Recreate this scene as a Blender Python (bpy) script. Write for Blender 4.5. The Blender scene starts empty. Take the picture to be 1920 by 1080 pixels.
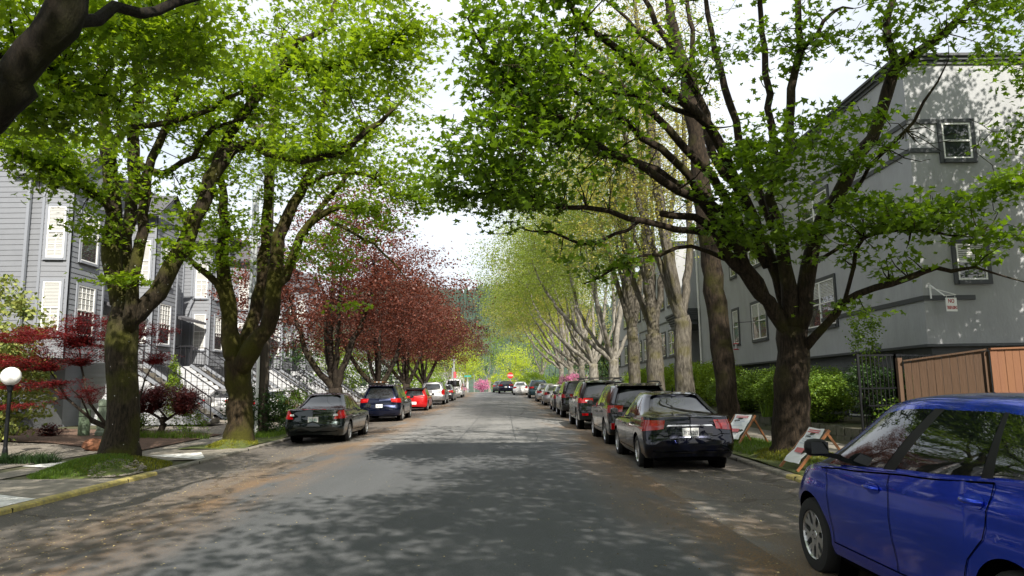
import bpy, bmesh, math, random
import numpy as np
from mathutils import Vector, Matrix
random.seed(7); RNG = np.random.default_rng(7)
S = bpy.context.scene; COL = S.collection
R_ = math.radians
# ---------------------------------------------------------------- camera
F = 1360.0
CAM = Vector((0, 0, 1.65))
YAW, PITCH, ROLL = 0.0103, math.atan(190/1360), 0.015
f0 = Vector((math.sin(YAW)*math.cos(PITCH), math.cos(YAW)*math.cos(PITCH), math.sin(PITCH)))
r0 = Vector((math.cos(YAW), -math.sin(YAW), 0)); u0 = r0.cross(f0)
rr_ = (r0*math.cos(ROLL) - u0*math.sin(ROLL)); uu_ = (u0*math.cos(ROLL) + r0*math.sin(ROLL))
def ray(px, py): return f0 + rr_*((px-960)/F) + uu_*((540-py)/F)
def at(px, py, Y):
    d = ray(px, py); return CAM + d*(Y/d.y)
def atX(px, py, X):
    d = ray(px, py); return CAM + d*(X/d.x)
XC, XL, XR = -1.0, -6.75, 4.7            # road centre and kerbs
def base(y):
    if y < 0: return 0.0065*y + .06
    if y < 95: return 0.0065*y + 7e-5*y*y + .06*math.exp(-y/9)
    z95 = 0.0065*95+7e-5*95*95
    t = y-95
    return z95 + 0.0198*t - 0.0009*t*t if t < 40 else z95 + 0.0198*40 - 0.0009*1600 - 0.052*min(t-40, 60)
def G(x, y):
    z = base(y)
    if XL <= x <= XR: z -= 0.0022*(x-XC)**2
    return z
def edge(y): return base(y) - 0.0022*33 + 0.13   # level of the kerb top
cam = bpy.data.cameras.new('camera'); camo = bpy.data.objects.new('camera', cam); COL.objects.link(camo)
cam.sensor_width = 36; cam.lens = F/1920*36; cam.clip_end = 3000; cam.clip_start = 0.05
m = Matrix.Identity(4)
for i in range(3):
    m[i][0] = rr_[i]; m[i][1] = uu_[i]; m[i][2] = -f0[i]; m[i][3] = CAM[i]
camo.matrix_world = m; S.camera = camo
# ---------------------------------------------------------------- mesh helpers
class MB:
    def __init__(s): s.v = []; s.f = []; s.m = []
    def add(s, vs, fs, mi=0):
        n = len(s.v); s.v += [tuple(p) for p in vs]
        for f in fs: s.f.append(tuple(n+i for i in f)); s.m.append(mi)
        return s
    def box(s, a, b, mi=0, M=None):
        x0,y0,z0 = a; x1,y1,z1 = b
        vs = [(x0,y0,z0),(x1,y0,z0),(x1,y1,z0),(x0,y1,z0),(x0,y0,z1),(x1,y0,z1),(x1,y1,z1),(x0,y1,z1)]
        if M is not None: vs = [M @ Vector(p) for p in vs]
        return s.add(vs, [(3,2,1,0),(4,5,6,7),(0,1,5,4),(1,2,6,5),(2,3,7,6),(3,0,4,7)], mi)
    def beam(s, p, q, w, h, mi=0, up=(0,0,1)):
        p = Vector(p); q = Vector(q); d = (q-p).normalized(); u = Vector(up)
        sx = d.cross(u).normalized(); u = sx.cross(d)
        vs = []
        for c in (p, q):
            for a, b in ((-1,-1),(1,-1),(1,1),(-1,1)): vs.append(c + sx*(a*w/2) + u*(b*h/2))
        return s.add(vs, [(3,2,1,0),(4,5,6,7),(0,1,5,4),(1,2,6,5),(2,3,7,6),(3,0,4,7)], mi)
    def tube(s, pts, rad, n=8, mi=0, cap=True, jit=0):
        pts = [Vector(p) for p in pts]
        if not hasattr(rad, '__len__'): rad = [rad]*len(pts)
        prev = None; vs = []; k = len(pts)
        for i, p in enumerate(pts):
            d = (pts[min(i+1,k-1)] - pts[max(i-1,0)])
            d = d.normalized() if d.length > 1e-9 else Vector((0,0,1))
            if prev is None:
                a = Vector((1,0,0)) if abs(d.x) < .8 else Vector((0,1,0))
                a = (a - d*a.dot(d)).normalized()
            else: a = (prev - d*prev.dot(d)).normalized()
            prev = a; b = d.cross(a)
            for j in range(n):
                t = 2*math.pi*j/n
                q = rad[i]*(1 + (random.uniform(-jit,jit) if jit else 0))
                vs.append(p + (a*math.cos(t) + b*math.sin(t))*q)
        fs = []
        for i in range(k-1):
            for j in range(n):
                fs.append((i*n+j, i*n+(j+1)%n, (i+1)*n+(j+1)%n, (i+1)*n+j))
        if cap: fs.append(tuple(range(n))[::-1]); fs.append(tuple((k-1)*n+j for j in range(n)))
        return s.add(vs, fs, mi)
    def lathe(s, prof, n=24, mi=0, M=None, axis='z'):
        vs = []
        for r, z in prof:
            for j in range(n):
                t = 2*math.pi*j/n
                p = (r*math.cos(t), r*math.sin(t), z) if axis == 'z' else (z, r*math.cos(t), r*math.sin(t))
                vs.append(M @ Vector(p) if M is not None else p)
        fs = []
        for i in range(len(prof)-1):
            for j in range(n): fs.append((i*n+j, i*n+(j+1)%n, (i+1)*n+(j+1)%n, (i+1)*n+j))
        return s.add(vs, fs, mi)
    def grid(s, P, mi=0, flip=False):
        """P[i][j] points"""
        a = len(P); b = len(P[0]); vs = [p for row in P for p in row]; fs = []
        for i in range(a-1):
            for j in range(b-1):
                q = (i*b+j, i*b+j+1, (i+1)*b+j+1, (i+1)*b+j)
                fs.append(q[::-1] if flip else q)
        return s.add(vs, fs, mi)
    def build(s, name, mats, parent=None, smooth=False, angle=None):
        me = bpy.data.meshes.new(name); me.from_pydata(s.v, [], s.f)
        if not isinstance(mats, (list, tuple)): mats = [mats]
        for m_ in mats: me.materials.append(m_)
        if len(mats) > 1: me.polygons.foreach_set('material_index', s.m)
        if smooth: me.polygons.foreach_set('use_smooth', [True]*len(s.f))
        if angle:
            try: me.set_sharp_from_angle(angle=angle)
            except Exception: pass
        me.update()
        return link(name, me, parent)
def link(name, data, parent=None):
    o = bpy.data.objects.new(name, data); COL.objects.link(o)
    if parent is not None: o.parent = parent
    return o
LABELS = set()
def tag(o, label, cat, group=None, kind=None):
    o['label'] = label; o['category'] = cat
    if group: o['group'] = group
    if kind: o['kind'] = kind
    return o
def thing(name, label, cat, loc=(0,0,0), rz=0, group=None):
    o = bpy.data.objects.new(name, None); COL.objects.link(o)
    o.empty_display_size = .2; o.location = loc; o.rotation_euler = (0,0,rz)
    return tag(o, label, cat, group)
def struct(o, label=None):
    o['kind'] = 'structure'
    if label: o['label'] = label
    return o
KIDS = {}
def copy_tree(o, parent=None):
    c = o.copy(); COL.objects.link(c)
    if parent is not None: c.parent = parent
    for ch in list(o.children): copy_tree(ch, c)
    return c
# ---------------------------------------------------------------- materials
def mat(name, col=(.5,.5,.5), rough=.6, metal=0, spec=.5, coat=0, noise=0, nscale=8, bump=0, bscale=40, col2=None, emit=None, alpha=None, detail=6, coords='Object', stretch=None):
    m = bpy.data.materials.new(name); m.use_nodes = True
    nt = m.node_tree; N = nt.nodes; L = nt.links; b = N['Principled BSDF']
    b.inputs['Base Color'].default_value = (*col, 1); b.inputs['Roughness'].default_value = rough
    b.inputs['Metallic'].default_value = metal; b.inputs['Specular IOR Level'].default_value = spec
    if coat: b.inputs['Coat Weight'].default_value = coat; b.inputs['Coat Roughness'].default_value = .03
    if emit: b.inputs['Emission Color'].default_value = (*emit[0],1); b.inputs['Emission Strength'].default_value = emit[1]
    tc = N.new('ShaderNodeTexCoord'); src = tc.outputs[coords]
    if stretch:
        mp = N.new('ShaderNodeMapping'); mp.inputs['Scale'].default_value = stretch; L.new(src, mp.inputs[0]); src = mp.outputs[0]
    if noise:
        n = N.new('ShaderNodeTexNoise'); n.inputs['Scale'].default_value = nscale; n.inputs['Detail'].default_value = detail
        n.inputs['Roughness'].default_value = .65
        L.new(src, n.inputs['Vector'])
        cr = N.new('ShaderNodeValToRGB')
        c2 = col2 if col2 else tuple(c*(1-noise) for c in col)
        cr.color_ramp.elements[0].position = .32; cr.color_ramp.elements[1].position = .68
        cr.color_ramp.elements[0].color = (*c2,1); cr.color_ramp.elements[1].color = (*(tuple(min(1,c*(1+noise*.35)) for c in col) if not col2 else col),1)
        L.new(n.outputs['Fac'], cr.inputs[0]); L.new(cr.outputs[0], b.inputs['Base Color'])
    if bump:
        n2 = N.new('ShaderNodeTexNoise'); n2.inputs['Scale'].default_value = bscale; n2.inputs['Detail'].default_value = 5
        L.new(src, n2.inputs['Vector'])
        bp = N.new('ShaderNodeBump'); bp.inputs['Strength'].default_value = bump; bp.inputs['Distance'].default_value = .02
        L.new(n2.outputs['Fac'], bp.inputs['Height']); L.new(bp.outputs[0], b.inputs['Normal'])
    return m
def leaf_mat(name, c1, c2, tcol, tfac=.45, rough=.5):
    """c1..c2: range of leaf colour picked per leaf; tcol: colour of light passing through"""
    m = bpy.data.materials.new(name); m.use_nodes = True
    nt = m.node_tree; N = nt.nodes; L = nt.links; b = N['Principled BSDF']; out = N['Material Output']
    geo = N.new('ShaderNodeNewGeometry'); cr = N.new('ShaderNodeValToRGB')
    cr.color_ramp.elements[0].color = (*c1,1); cr.color_ramp.elements[1].color = (*c2,1)
    L.new(geo.outputs['Random Per Island'], cr.inputs[0]); L.new(cr.outputs[0], b.inputs['Base Color'])
    b.inputs['Roughness'].default_value = rough; b.inputs['Specular IOR Level'].default_value = .35
    t = N.new('ShaderNodeBsdfTranslucent'); mx = N.new('ShaderNodeMixShader'); mx.inputs[0].default_value = tfac
    mc = N.new('ShaderNodeMix'); mc.data_type = 'RGBA'; mc.inputs['Factor'].default_value = .75
    L.new(cr.outputs[0], mc.inputs[6]); mc.inputs[7].default_value = (*tcol,1); L.new(mc.outputs[2], t.inputs['Color'])
    L.new(b.outputs[0], mx.inputs[1]); L.new(t.outputs[0], mx.inputs[2]); L.new(mx.outputs[0], out.inputs['Surface'])
    return m
def bark_mat(name, c_dark, c_light, moss=None, mossfac=.5, scale=6, spots=0):
    m = bpy.data.materials.new(name); m.use_nodes = True
    nt = m.node_tree; N = nt.nodes; L = nt.links; b = N['Principled BSDF']
    b.inputs['Roughness'].default_value = .9; b.inputs['Specular IOR Level'].default_value = .2
    tc = N.new('ShaderNodeTexCoord'); mp = N.new('ShaderNodeMapping'); mp.inputs['Scale'].default_value = (1,1,.22)
    L.new(tc.outputs['Object'], mp.inputs[0])
    n = N.new('ShaderNodeTexNoise'); n.inputs['Scale'].default_value = scale*4; n.inputs['Detail'].default_value = 8; n.inputs['Roughness'].default_value=.7
    L.new(mp.outputs[0], n.inputs['Vector'])
    cr = N.new('ShaderNodeValToRGB'); cr.color_ramp.elements[0].position=.35; cr.color_ramp.elements[1].position=.65
    cr.color_ramp.elements[0].color=(*c_dark,1); cr.color_ramp.elements[1].color=(*c_light,1)
    L.new(n.outputs['Fac'], cr.inputs[0]); last = cr.outputs[0]
    if moss:
        n3 = N.new('ShaderNodeTexNoise'); n3.inputs['Scale'].default_value = 1.3; n3.inputs['Detail'].default_value = 7
        L.new(tc.outputs['Object'], n3.inputs['Vector'])
        r3 = N.new('ShaderNodeMapRange'); r3.inputs['From Min'].default_value=.62-.3*mossfac; r3.inputs['From Max'].default_value=.8-.3*mossfac
        L.new(n3.outputs['Fac'], r3.inputs[0])
        mx = N.new('ShaderNodeMix'); mx.data_type='RGBA'; L.new(r3.outputs[0], mx.inputs['Factor']); L.new(last, mx.inputs[6])
        n4 = N.new('ShaderNodeTexNoise'); n4.inputs['Scale'].default_value=30; L.new(tc.outputs['Object'], n4.inputs['Vector'])
        c4 = N.new('ShaderNodeValToRGB'); c4.color_ramp.elements[0].color=(*(c*.35 for c in moss),1); c4.color_ramp.elements[1].color=(*moss,1)
        L.new(n4.outputs['Fac'], c4.inputs[0]); L.new(c4.outputs[0], mx.inputs[7]); last = mx.outputs[2]
    if spots:
        v = N.new('ShaderNodeTexVoronoi'); v.inputs['Scale'].default_value = 9; L.new(tc.outputs['Object'], v.inputs['Vector'])
        r5 = N.new('ShaderNodeMapRange'); r5.inputs['From Min'].default_value=.16*spots; r5.inputs['From Max'].default_value=.13*spots
        L.new(v.outputs['Distance'], r5.inputs[0])
        sc = N.new('ShaderNodeSeparateColor'); L.new(v.outputs['Color'], sc.inputs[0])
        gt = N.new('ShaderNodeMath'); gt.operation='GREATER_THAN'; gt.inputs[1].default_value=.7; L.new(sc.outputs[0], gt.inputs[0])
        mu = N.new('ShaderNodeMath'); mu.operation='MULTIPLY'; L.new(gt.outputs[0], mu.inputs[0]); L.new(r5.outputs[0], mu.inputs[1])
        mx = N.new('ShaderNodeMix'); mx.data_type='RGBA'; L.new(mu.outputs[0], mx.inputs['Factor']); L.new(last, mx.inputs[6]); mx.inputs[7].default_value=(.5,.5,.47,1); last = mx.outputs[2]
    L.new(last, b.inputs['Base Color'])
    bp = N.new('ShaderNodeBump'); bp.inputs['Strength'].default_value=.9; bp.inputs['Distance'].default_value=.03
    L.new(n.outputs['Fac'], bp.inputs['Height']); L.new(bp.outputs[0], b.inputs['Normal'])
    return m
def glass_mat(name, tint=(.02,.025,.025), see=.35):
    m = bpy.data.materials.new(name); m.use_nodes = True
    nt = m.node_tree; N = nt.nodes; L = nt.links; b = N['Principled BSDF']; out = N['Material Output']
    b.inputs['Base Color'].default_value=(*tint,1); b.inputs['Roughness'].default_value=.02; b.inputs['Specular IOR Level'].default_value=.8
    b.inputs['Coat Weight'].default_value=.35; b.inputs['Coat Roughness'].default_value=.01; b.inputs['Coat IOR'].default_value=1.7
    return m
M = {}
M['asphalt_new'] = None
M['concrete'] = mat('concrete', (.23,.205,.165), .9, noise=.35, nscale=3.5, bump=.3, bscale=60, coords='Object')
M['kerb'] = mat('kerb_concrete', (.22,.20,.165), .9, noise=.45, nscale=6, bump=.4, bscale=50)
M['yellow'] = mat('worn_yellow_paint', (.50,.40,.10), .8, noise=.5, nscale=12, col2=(.22,.19,.10), bump=.2)
M['white_marking'] = mat('worn_white_marking', (.80,.80,.78), .8, noise=.3, nscale=9, col2=(.42,.40,.36))
M['earth'] = mat('earth', (.10,.085,.05), .95, noise=.5, nscale=1.2, col2=(.045,.06,.02), bump=.5, bscale=20)
M['mulch'] = mat('bark_mulch', (.17,.10,.065), .95, noise=.7, nscale=26, bump=1, bscale=45)
M['gravel'] = mat('gravel', (.26,.23,.19), .95, noise=.5, nscale=45, bump=.8, bscale=90)
M['siding'] = mat('grey_siding', (.185,.195,.215), .6, noise=.08, nscale=2)
M['siding_lower'] = mat('pale_siding', (.44,.45,.47), .6, noise=.1, nscale=2)
M['trim_grey'] = mat('grey_trim', (.22,.235,.265), .5)
M['white'] = mat('white_paint', (.78,.78,.76), .45)
M['roof'] = mat('roof_shingle', (.09,.09,.10), .9, noise=.4, nscale=20, bump=.5)
M['rail'] = mat('dark_rail_metal', (.03,.03,.035), .5, metal=.3)
M['pane'] = glass_mat('window_glass', (.03,.035,.04))
M['blind'] = mat('white_blind', (.50,.50,.48), .6)
M['stucco'] = mat('grey_stucco', (.36,.368,.378), .92, noise=.16, nscale=1.3, stretch=(1,1,.4), bump=.45, bscale=14, detail=8)
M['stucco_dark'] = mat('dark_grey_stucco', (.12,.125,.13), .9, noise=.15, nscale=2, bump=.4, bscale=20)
M['trim_dark'] = mat('charcoal_trim', (.045,.05,.055), .6)
M['fence'] = mat('fence_wood', (.085,.045,.023), .8, noise=.6, nscale=5, bump=.5, bscale=30, stretch=(1,1,.12), col2=(.07,.038,.02))
M['fence_new'] = mat('fence_wood_reddish', (.17,.072,.028), .75, noise=.5, nscale=5, bump=.4, bscale=30, stretch=(1,1,.12), col2=(.16,.065,.03))
M['iron'] = mat('black_iron', (.012,.013,.015), .45, metal=.6)
M['pole_wood'] = mat('pole_wood', (.065,.05,.035), .9, noise=.5, nscale=10, bump=.6, stretch=(1,1,.1))
M['galv'] = mat('galvanised_conduit', (.33,.35,.36), .5, metal=.3)
M['cable'] = mat('black_cable', (.008,.008,.008), .6)
M['tyre'] = mat('tyre_rubber', (.012,.012,.012), .85)
M['rim'] = mat('alloy_rim', (.62,.62,.62), .28, metal=.85)
M['black'] = mat('black_plastic', (.008,.008,.009), .5, spec=.25)
M['under'] = mat('underbody', (.004,.004,.004), .95, spec=0)
M['chrome'] = mat('chrome', (.75,.75,.75), .12, metal=1)
M['lamp_red'] = mat('red_lens', (.34,.003,.004), .12, coat=1)
M['lamp_white'] = mat('clear_lens', (.6,.62,.62), .1, coat=1)
M['carglass'] = glass_mat('tinted_car_glass', (.008,.010,.010))
M['plate'] = mat('plate_white', (.78,.78,.76), .4)
M['ink'] = mat('plate_ink', (.02,.02,.04), .5)
M['ink_red'] = mat('red_ink', (.42,.01,.02), .6)
M['ink_green'] = mat('green_ink', (.03,.25,.20), .6)
M['paper'] = mat('white_paper', (.80,.80,.80), .7)
M['ink_grey'] = mat('faint_grey_ink', (.35,.37,.42), .7)
M['aframe'] = mat('varnished_wood', (.33,.13,.045), .45, noise=.4, nscale=8, stretch=(1,1,.2))
M['stone'] = mat('mossy_stone', (.12,.11,.09), .95, noise=.6, nscale=4, bump=1, bscale=10, col2=(.05,.06,.03))
M['moss'] = mat('moss', (.09,.13,.015), .95, noise=.6, nscale=10, bump=1, bscale=60, col2=(.05,.045,.02))
M['globe'] = mat('opal_globe', (.85,.85,.84), .35)
M['util_pale'] = mat('utility_grey_green', (.16,.20,.15), .6, noise=.2, nscale=5)
M['util_green'] = mat('utility_green', (.085,.12,.075), .55, noise=.15, nscale=4)
M['rock'] = mat('orange_rock', (.30,.13,.07), .95, noise=.5, nscale=8, bump=1, bscale=15)
M['conifer_far'] = mat('far_conifer', (.045,.075,.055), .95, noise=.4, nscale=.3)
def paint(name, col, metal=.35, rough=.3): return mat(name, col, rough, metal=metal, coat=1, spec=.2, noise=.12, nscale=2.5)
# road
def asphalt(name, c1, c2, debris=True, cracks=False):
    m = bpy.data.materials.new(name); m.use_nodes = True
    nt = m.node_tree; N = nt.nodes; L = nt.links; b = N['Principled BSDF']; b.inputs['Roughness'].default_value=.85; b.inputs['Specular IOR Level'].default_value=.3
    tc = N.new('ShaderNodeTexCoord')
    def noise(sc, de=6, ro=.6, stretch=None):
        n = N.new('ShaderNodeTexNoise'); n.inputs['Scale'].default_value=sc; n.inputs['Detail'].default_value=de; n.inputs['Roughness'].default_value=ro
        if stretch:
            mp = N.new('ShaderNodeMapping'); mp.inputs['Scale'].default_value=stretch; L.new(tc.outputs['Object'], mp.inputs[0]); L.new(mp.outputs[0], n.inputs['Vector'])
        else: L.new(tc.outputs['Object'], n.inputs['Vector'])
        return n.outputs['Fac']
    def ramp(f, p0, p1, a, bb):
        cr = N.new('ShaderNodeValToRGB'); cr.color_ramp.elements[0].position=p0; cr.color_ramp.elements[1].position=p1
        cr.color_ramp.elements[0].color=(*a,1); cr.color_ramp.elements[1].color=(*bb,1); L.new(f, cr.inputs[0]); return cr.outputs[0]
    def mix(f, a, bb):
        mx = N.new('ShaderNodeMix'); mx.data_type='RGBA'
        if hasattr(f,'links'): L.new(f, mx.inputs['Factor'])
        else: mx.inputs['Factor'].default_value=f
        for s_, v in ((6,a),(7,bb)):
            if isinstance(v, tuple): mx.inputs[s_].default_value=(*v,1)
            else: L.new(v, mx.inputs[s_])
        return mx.outputs[2]
    def math_(op, a, bb=None, clamp=False):
        n = N.new('ShaderNodeMath'); n.operation=op; n.use_clamp=clamp
        for i, v in enumerate((a,bb)):
            if v is None: continue
            if hasattr(v,'links'): L.new(v, n.inputs[i])
            else: n.inputs[i].default_value=v
        return n.outputs[0]
    col = ramp(noise(.5, 5), .3, .7, c1, c2)
    col = mix(math_('MULTIPLY', ramp(noise(95, 4, .8), .42, .66, (0,0,0), (1,1,1)), .5), col, tuple(min(1,c*2.6) for c in c2))
    col = mix(math_('MULTIPLY', ramp(noise(1.1, 6, .6, (1,.07,1)), .35,.65, (0,0,0),(1,1,1)), .35), col, tuple(c*.62 for c in c1))
    col = mix(math_('MULTIPLY', ramp(noise(22, 5, .75), .52,.62, (0,0,0),(1,1,1)), .30), col, tuple(c*1.5 for c in c2))
    if cracks:
        v = N.new('ShaderNodeTexVoronoi'); v.feature='DISTANCE_TO_EDGE'; v.inputs['Scale'].default_value=.16
        w = N.new('ShaderNodeVectorMath'); w.operation='ADD'; nn = N.new('ShaderNodeTexNoise'); nn.inputs['Scale'].default_value=1.5
        L.new(tc.outputs['Object'], nn.inputs['Vector']); L.new(tc.outputs['Object'], w.inputs[0]); L.new(nn.outputs['Color'], w.inputs[1]); L.new(w.outputs[0], v.inputs['Vector'])
        k = math_('LESS_THAN', v.outputs['Distance'], .006)
        col = mix(math_('MULTIPLY', k, .75), col, (.02,.02,.02))
    # wear and litter of blossom along the kerbs
    sx = N.new('ShaderNodeSeparateXYZ'); L.new(tc.outputs['Object'], sx.inputs[0])
    d = math_('ABSOLUTE', math_('SUBTRACT', sx.outputs[0], XC))
    dn = math_('ADD', d, math_('MULTIPLY', math_('SUBTRACT', noise(.45, 6, .65, (1,.35,1)), .5), 3.4))
    mr = N.new('ShaderNodeMapRange'); mr.inputs['From Min'].default_value=2.9; mr.inputs['From Max'].default_value=3.7; L.new(dn, mr.inputs[0])
    col = mix(math_('MULTIPLY', mr.outputs[0], .7), col, ramp(noise(40,5), .35,.7, (.055,.043,.034), (.13,.105,.082)))
    # heaps in a band beside the parked cars
    band = math_('SUBTRACT', 1.0, math_('MULTIPLY', math_('ABSOLUTE', math_('SUBTRACT', d, 3.35)), .85), True)
    pn = ramp(noise(.8, 7, .62, (1,.3,1)), .42, .56, (0,0,0), (1,1,1))
    heap = math_('MULTIPLY', math_('MULTIPLY', band, pn), ramp(noise(45,5,.8), .42,.56, (.08,)*3, (1,)*3))
    col = mix(math_('MULTIPLY', heap, .9), col, ramp(noise(70,4), .3,.72, (.10,.05,.02), (.36,.21,.085)))
    # flecks
    v2 = N.new('ShaderNodeTexVoronoi'); v2.inputs['Scale'].default_value=16; L.new(tc.outputs['Object'], v2.inputs['Vector'])
    sc = N.new('ShaderNodeSeparateColor'); L.new(v2.outputs['Color'], sc.inputs[0])
    fl = math_('MULTIPLY', math_('LESS_THAN', v2.outputs['Distance'], .17), math_('GREATER_THAN', math_('ADD', sc.outputs[0], math_('MULTIPLY', mr.outputs[0], .35)), .955))
    col = mix(fl, col, (.42,.34,.16))
    L.new(col, b.inputs['Base Color'])
    bp = N.new('ShaderNodeBump'); bp.inputs['Strength'].default_value=.35; bp.inputs['Distance'].default_value=.01
    L.new(noise(120,4), bp.inputs['Height']); L.new(bp.outputs[0], b.inputs['Normal'])
    return m
M['asphalt'] = asphalt('old_asphalt', (.12,.12,.118), (.165,.163,.158), cracks=True)
M['asphalt_new'] = asphalt('newer_asphalt', (.060,.063,.066), (.076,.079,.083))
# ---------------------------------------------------------------- text
def text_mesh(name, s, size, mt, parent=None, loc=(0,0,0), rot=(0,0,0), sx=1.0, extrude=.002):
    c = bpy.data.curves.new(name, 'FONT'); c.body = s; c.size = size; c.align_x='CENTER'; c.align_y='CENTER'; c.extrude = extrude
    c.offset = size*.012
    t = bpy.data.objects.new(name, c); COL.objects.link(t)
    dg = bpy.context.evaluated_depsgraph_get(); me = bpy.data.meshes.new_from_object(t.evaluated_get(dg))
    bpy.data.objects.remove(t); me.materials.clear(); me.materials.append(mt)
    o = link(name, me, parent); o.location = loc; o.rotation_euler = rot; o.scale = (sx,1,1)
    return o
# ---------------------------------------------------------------- light
world = bpy.data.worlds.new('World'); S.world = world; world.use_nodes = True
nt = world.node_tree; N = nt.nodes; L = nt.links
bg = N['Background']; sky = N.new('ShaderNodeTexSky'); sky.sky_type='NISHITA'; sky.sun_disc=False
SUN_TRAVEL = Vector((-.24,.72,-.65)).normalized()
el = math.asin(-SUN_TRAVEL.z); az = math.atan2(-SUN_TRAVEL.x, -SUN_TRAVEL.y)
sky.sun_elevation = el; sky.sun_rotation = az
sky.air_density=1.0; sky.dust_density=3.0; sky.ozone_density=1.0
tc = N.new('ShaderNodeTexCoord'); mp = N.new('ShaderNodeMapping'); mp.inputs['Scale'].default_value=(1,1,2.5); L.new(tc.outputs['Generated'], mp.inputs[0])
nz = N.new('ShaderNodeTexNoise'); nz.inputs['Scale'].default_value=2.2; nz.inputs['Detail'].default_value=7; L.new(mp.outputs[0], nz.inputs['Vector'])
cr = N.new('ShaderNodeValToRGB'); cr.color_ramp.elements[0].position=.30; cr.color_ramp.elements[1].position=.62
cr.color_ramp.elements[0].color=(.5,)*3+(1,); cr.color_ramp.elements[1].color=(.9,)*3+(1,)
L.new(nz.outputs['Fac'], cr.inputs[0])
mx = N.new('ShaderNodeMix'); mx.data_type='RGBA'; L.new(cr.outputs[0], mx.inputs['Factor']); L.new(sky.outputs[0], mx.inputs[6]); mx.inputs[7].default_value=(7.2,7.5,7.8,1)
L.new(mx.outputs[2], bg.inputs['Color']); bg.inputs['Strength'].default_value=.088
sl = bpy.data.lights.new('sun','SUN'); sl.energy=4.6; sl.angle=R_(.53); sl.color=(1,.94,.84)
so = link('sun', sl); so.rotation_euler = SUN_TRAVEL.to_track_quat('-Z','Y').to_euler(); so.location=(0,-20,30)
S.view_settings.view_transform='Standard'; S.view_settings.look='None'; S.view_settings.exposure=.95; S.view_settings.gamma=1
S.cycles.use_denoising=True; S.cycles.max_bounces=6; S.cycles.transparent_max_bounces=8; S.cycles.transmission_bounces=4; S.cycles.diffuse_bounces=3; S.cycles.glossy_bounces=3
S.cycles.sample_clamp_indirect=4
def gnd(px, py, dz=0.0, zf=None):
    """where the ray through a photo pixel meets the ground raised by dz"""
    zf = zf or G; d = ray(px, py); lo, hi = 1.0, 140.0; f = lambda t: (CAM+d*t).z-(zf((CAM+d*t).x,(CAM+d*t).y)+dz)
    t = 1.0
    while t < 140 and f(t) > 0: t += .1
    return CAM+d*t
# ---------------------------------------------------------------- ground, road, pavements
def sheet(name, x0, x1, y0, y1, mt, zf, nx=2, ny=20, dz=0.0, group=None):
    P = []
    for j in range(ny+1):
        y = y0+(y1-y0)*j/ny
        P.append([(x0+(x1-x0)*i/nx, y, zf(x0+(x1-x0)*i/nx, y)+dz) for i in range(nx+1)])
    o = MB().grid(P).build(name, mt, smooth=True); return struct(o)
def earth_z(x, y):
    z = edge(y) - .03
    if x > XL-.15 and x < XR+.15: z = base(y)-.45
    if x < -9: z += min(.35, (-9-x)*.03) + (.0)
    if x > 8.4: z += .42
    return z
xs = [-600,-250,-120,-60,-40,-30,-24,-20,-17,-15,-13,-12,-11,-10,-9,-8,-7.0,-6.85,-1,4.8,4.95,6,7,8.3,8.5,10,12,16,24,40,80,200,600]
ys = list(range(-40,140,4))+[140,160,200,300,500,900]
P = []
for y in ys:
    row = []
    for x in xs:
        z = earth_z(x, y)
        if abs(x) > 60 or y > 200: z = min(z, -1.5) if y > 130 else z
        row.append((x, y, z))
    P.append(row)
struct(MB().grid(P).build('ground', M['earth'], smooth=True))
sheet('road', XL-.02, XR+.02, -30, 135, M['asphalt'], G, 24, 110)
sheet('road_resurfaced_patch', XL+2.0, XR-2.2, -30, 20.8, M['asphalt_new'], G, 20, 40, dz=.004)
kz = lambda x,y: edge(y)
def kerb(name, xa, xb, y0, y1, mt, dz=0):
    P = []
    n = max(2, int((y1-y0)/1.5)); face = xb if abs(xb-XC) < abs(xa-XC) else xa; back = xa if face == xb else xb
    for j in range(n+1):
        y = y0+(y1-y0)*j/n; e = edge(y)+dz; s_ = 1 if face > back else -1
        P.append([(back, y, e-.25), (back, y, e), (face-s_*.02, y, e), (face, y, e-.02), (face+s_*.015, y, e-.4)])
    return struct(MB().grid(P).build(name, mt))
kerb('kerb_left', XL-.17, XL, -30, 110, M['kerb'])
kerb('kerb_right', XR, XR+.17, -30, 110, M['kerb'])
# yellow painted length of the left kerb, and a short one on the right
P = []
for j in range(21):
    y = 7+7.4*j/20; e = edge(y)+.004
    P.append([(XL-.165, y, e), (XL-.022, y, e), (XL+.004, y, e-.02), (XL+.012, y, e-.07)])
struct(MB().grid(P).build('kerb_yellow_paint', M['yellow']))
P = []
for j in range(9):
    y = 9.5+3.0*j/8; e = edge(y)+.004
    P.append([(XR+.165, y, e), (XR+.022, y, e), (XR-.004, y, e-.02), (XR-.010, y, e-.07)])
struct(MB().grid(P).build('kerb_yellow_paint', M['yellow']))
# kerb and sidewalk joints
mb = MB()
for y in np.arange(6, 60, 3.05):
    e = edge(y)
    mb.box((XR-.012, y, e-.13), (XR+.17, y+.018, e+.003)); mb.box((XL-.17, y+1.2, e-.13), (XL+.012, y+1.218, e+.003))
struct(mb.build('kerb_joints', M['black']))
sheet('sidewalk_left', -10.2, XL-.17, -30, 13.5, M['concrete'], lambda x,y: edge(y)-.002, 3, 20)
sheet('sidewalk_left', -10.2, -9.2, 13.5, 16.7, M['concrete'], lambda x,y: edge(y)-.002, 2, 8)
sheet('sidewalk_left', -10.2, XL-.17, 16.7, 19.6, M['concrete'], lambda x,y: edge(y)-.002, 3, 8)
sheet('sidewalk_left', -10.2, -8.5, 19.6, 100, M['concrete'], lambda x,y: edge(y)-.002, 2, 40)
sheet('sidewalk_right', 6.8, 8.25, -30, 100, M['concrete'], lambda x,y: edge(y)-.002, 2, 60)
mb = MB()
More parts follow.
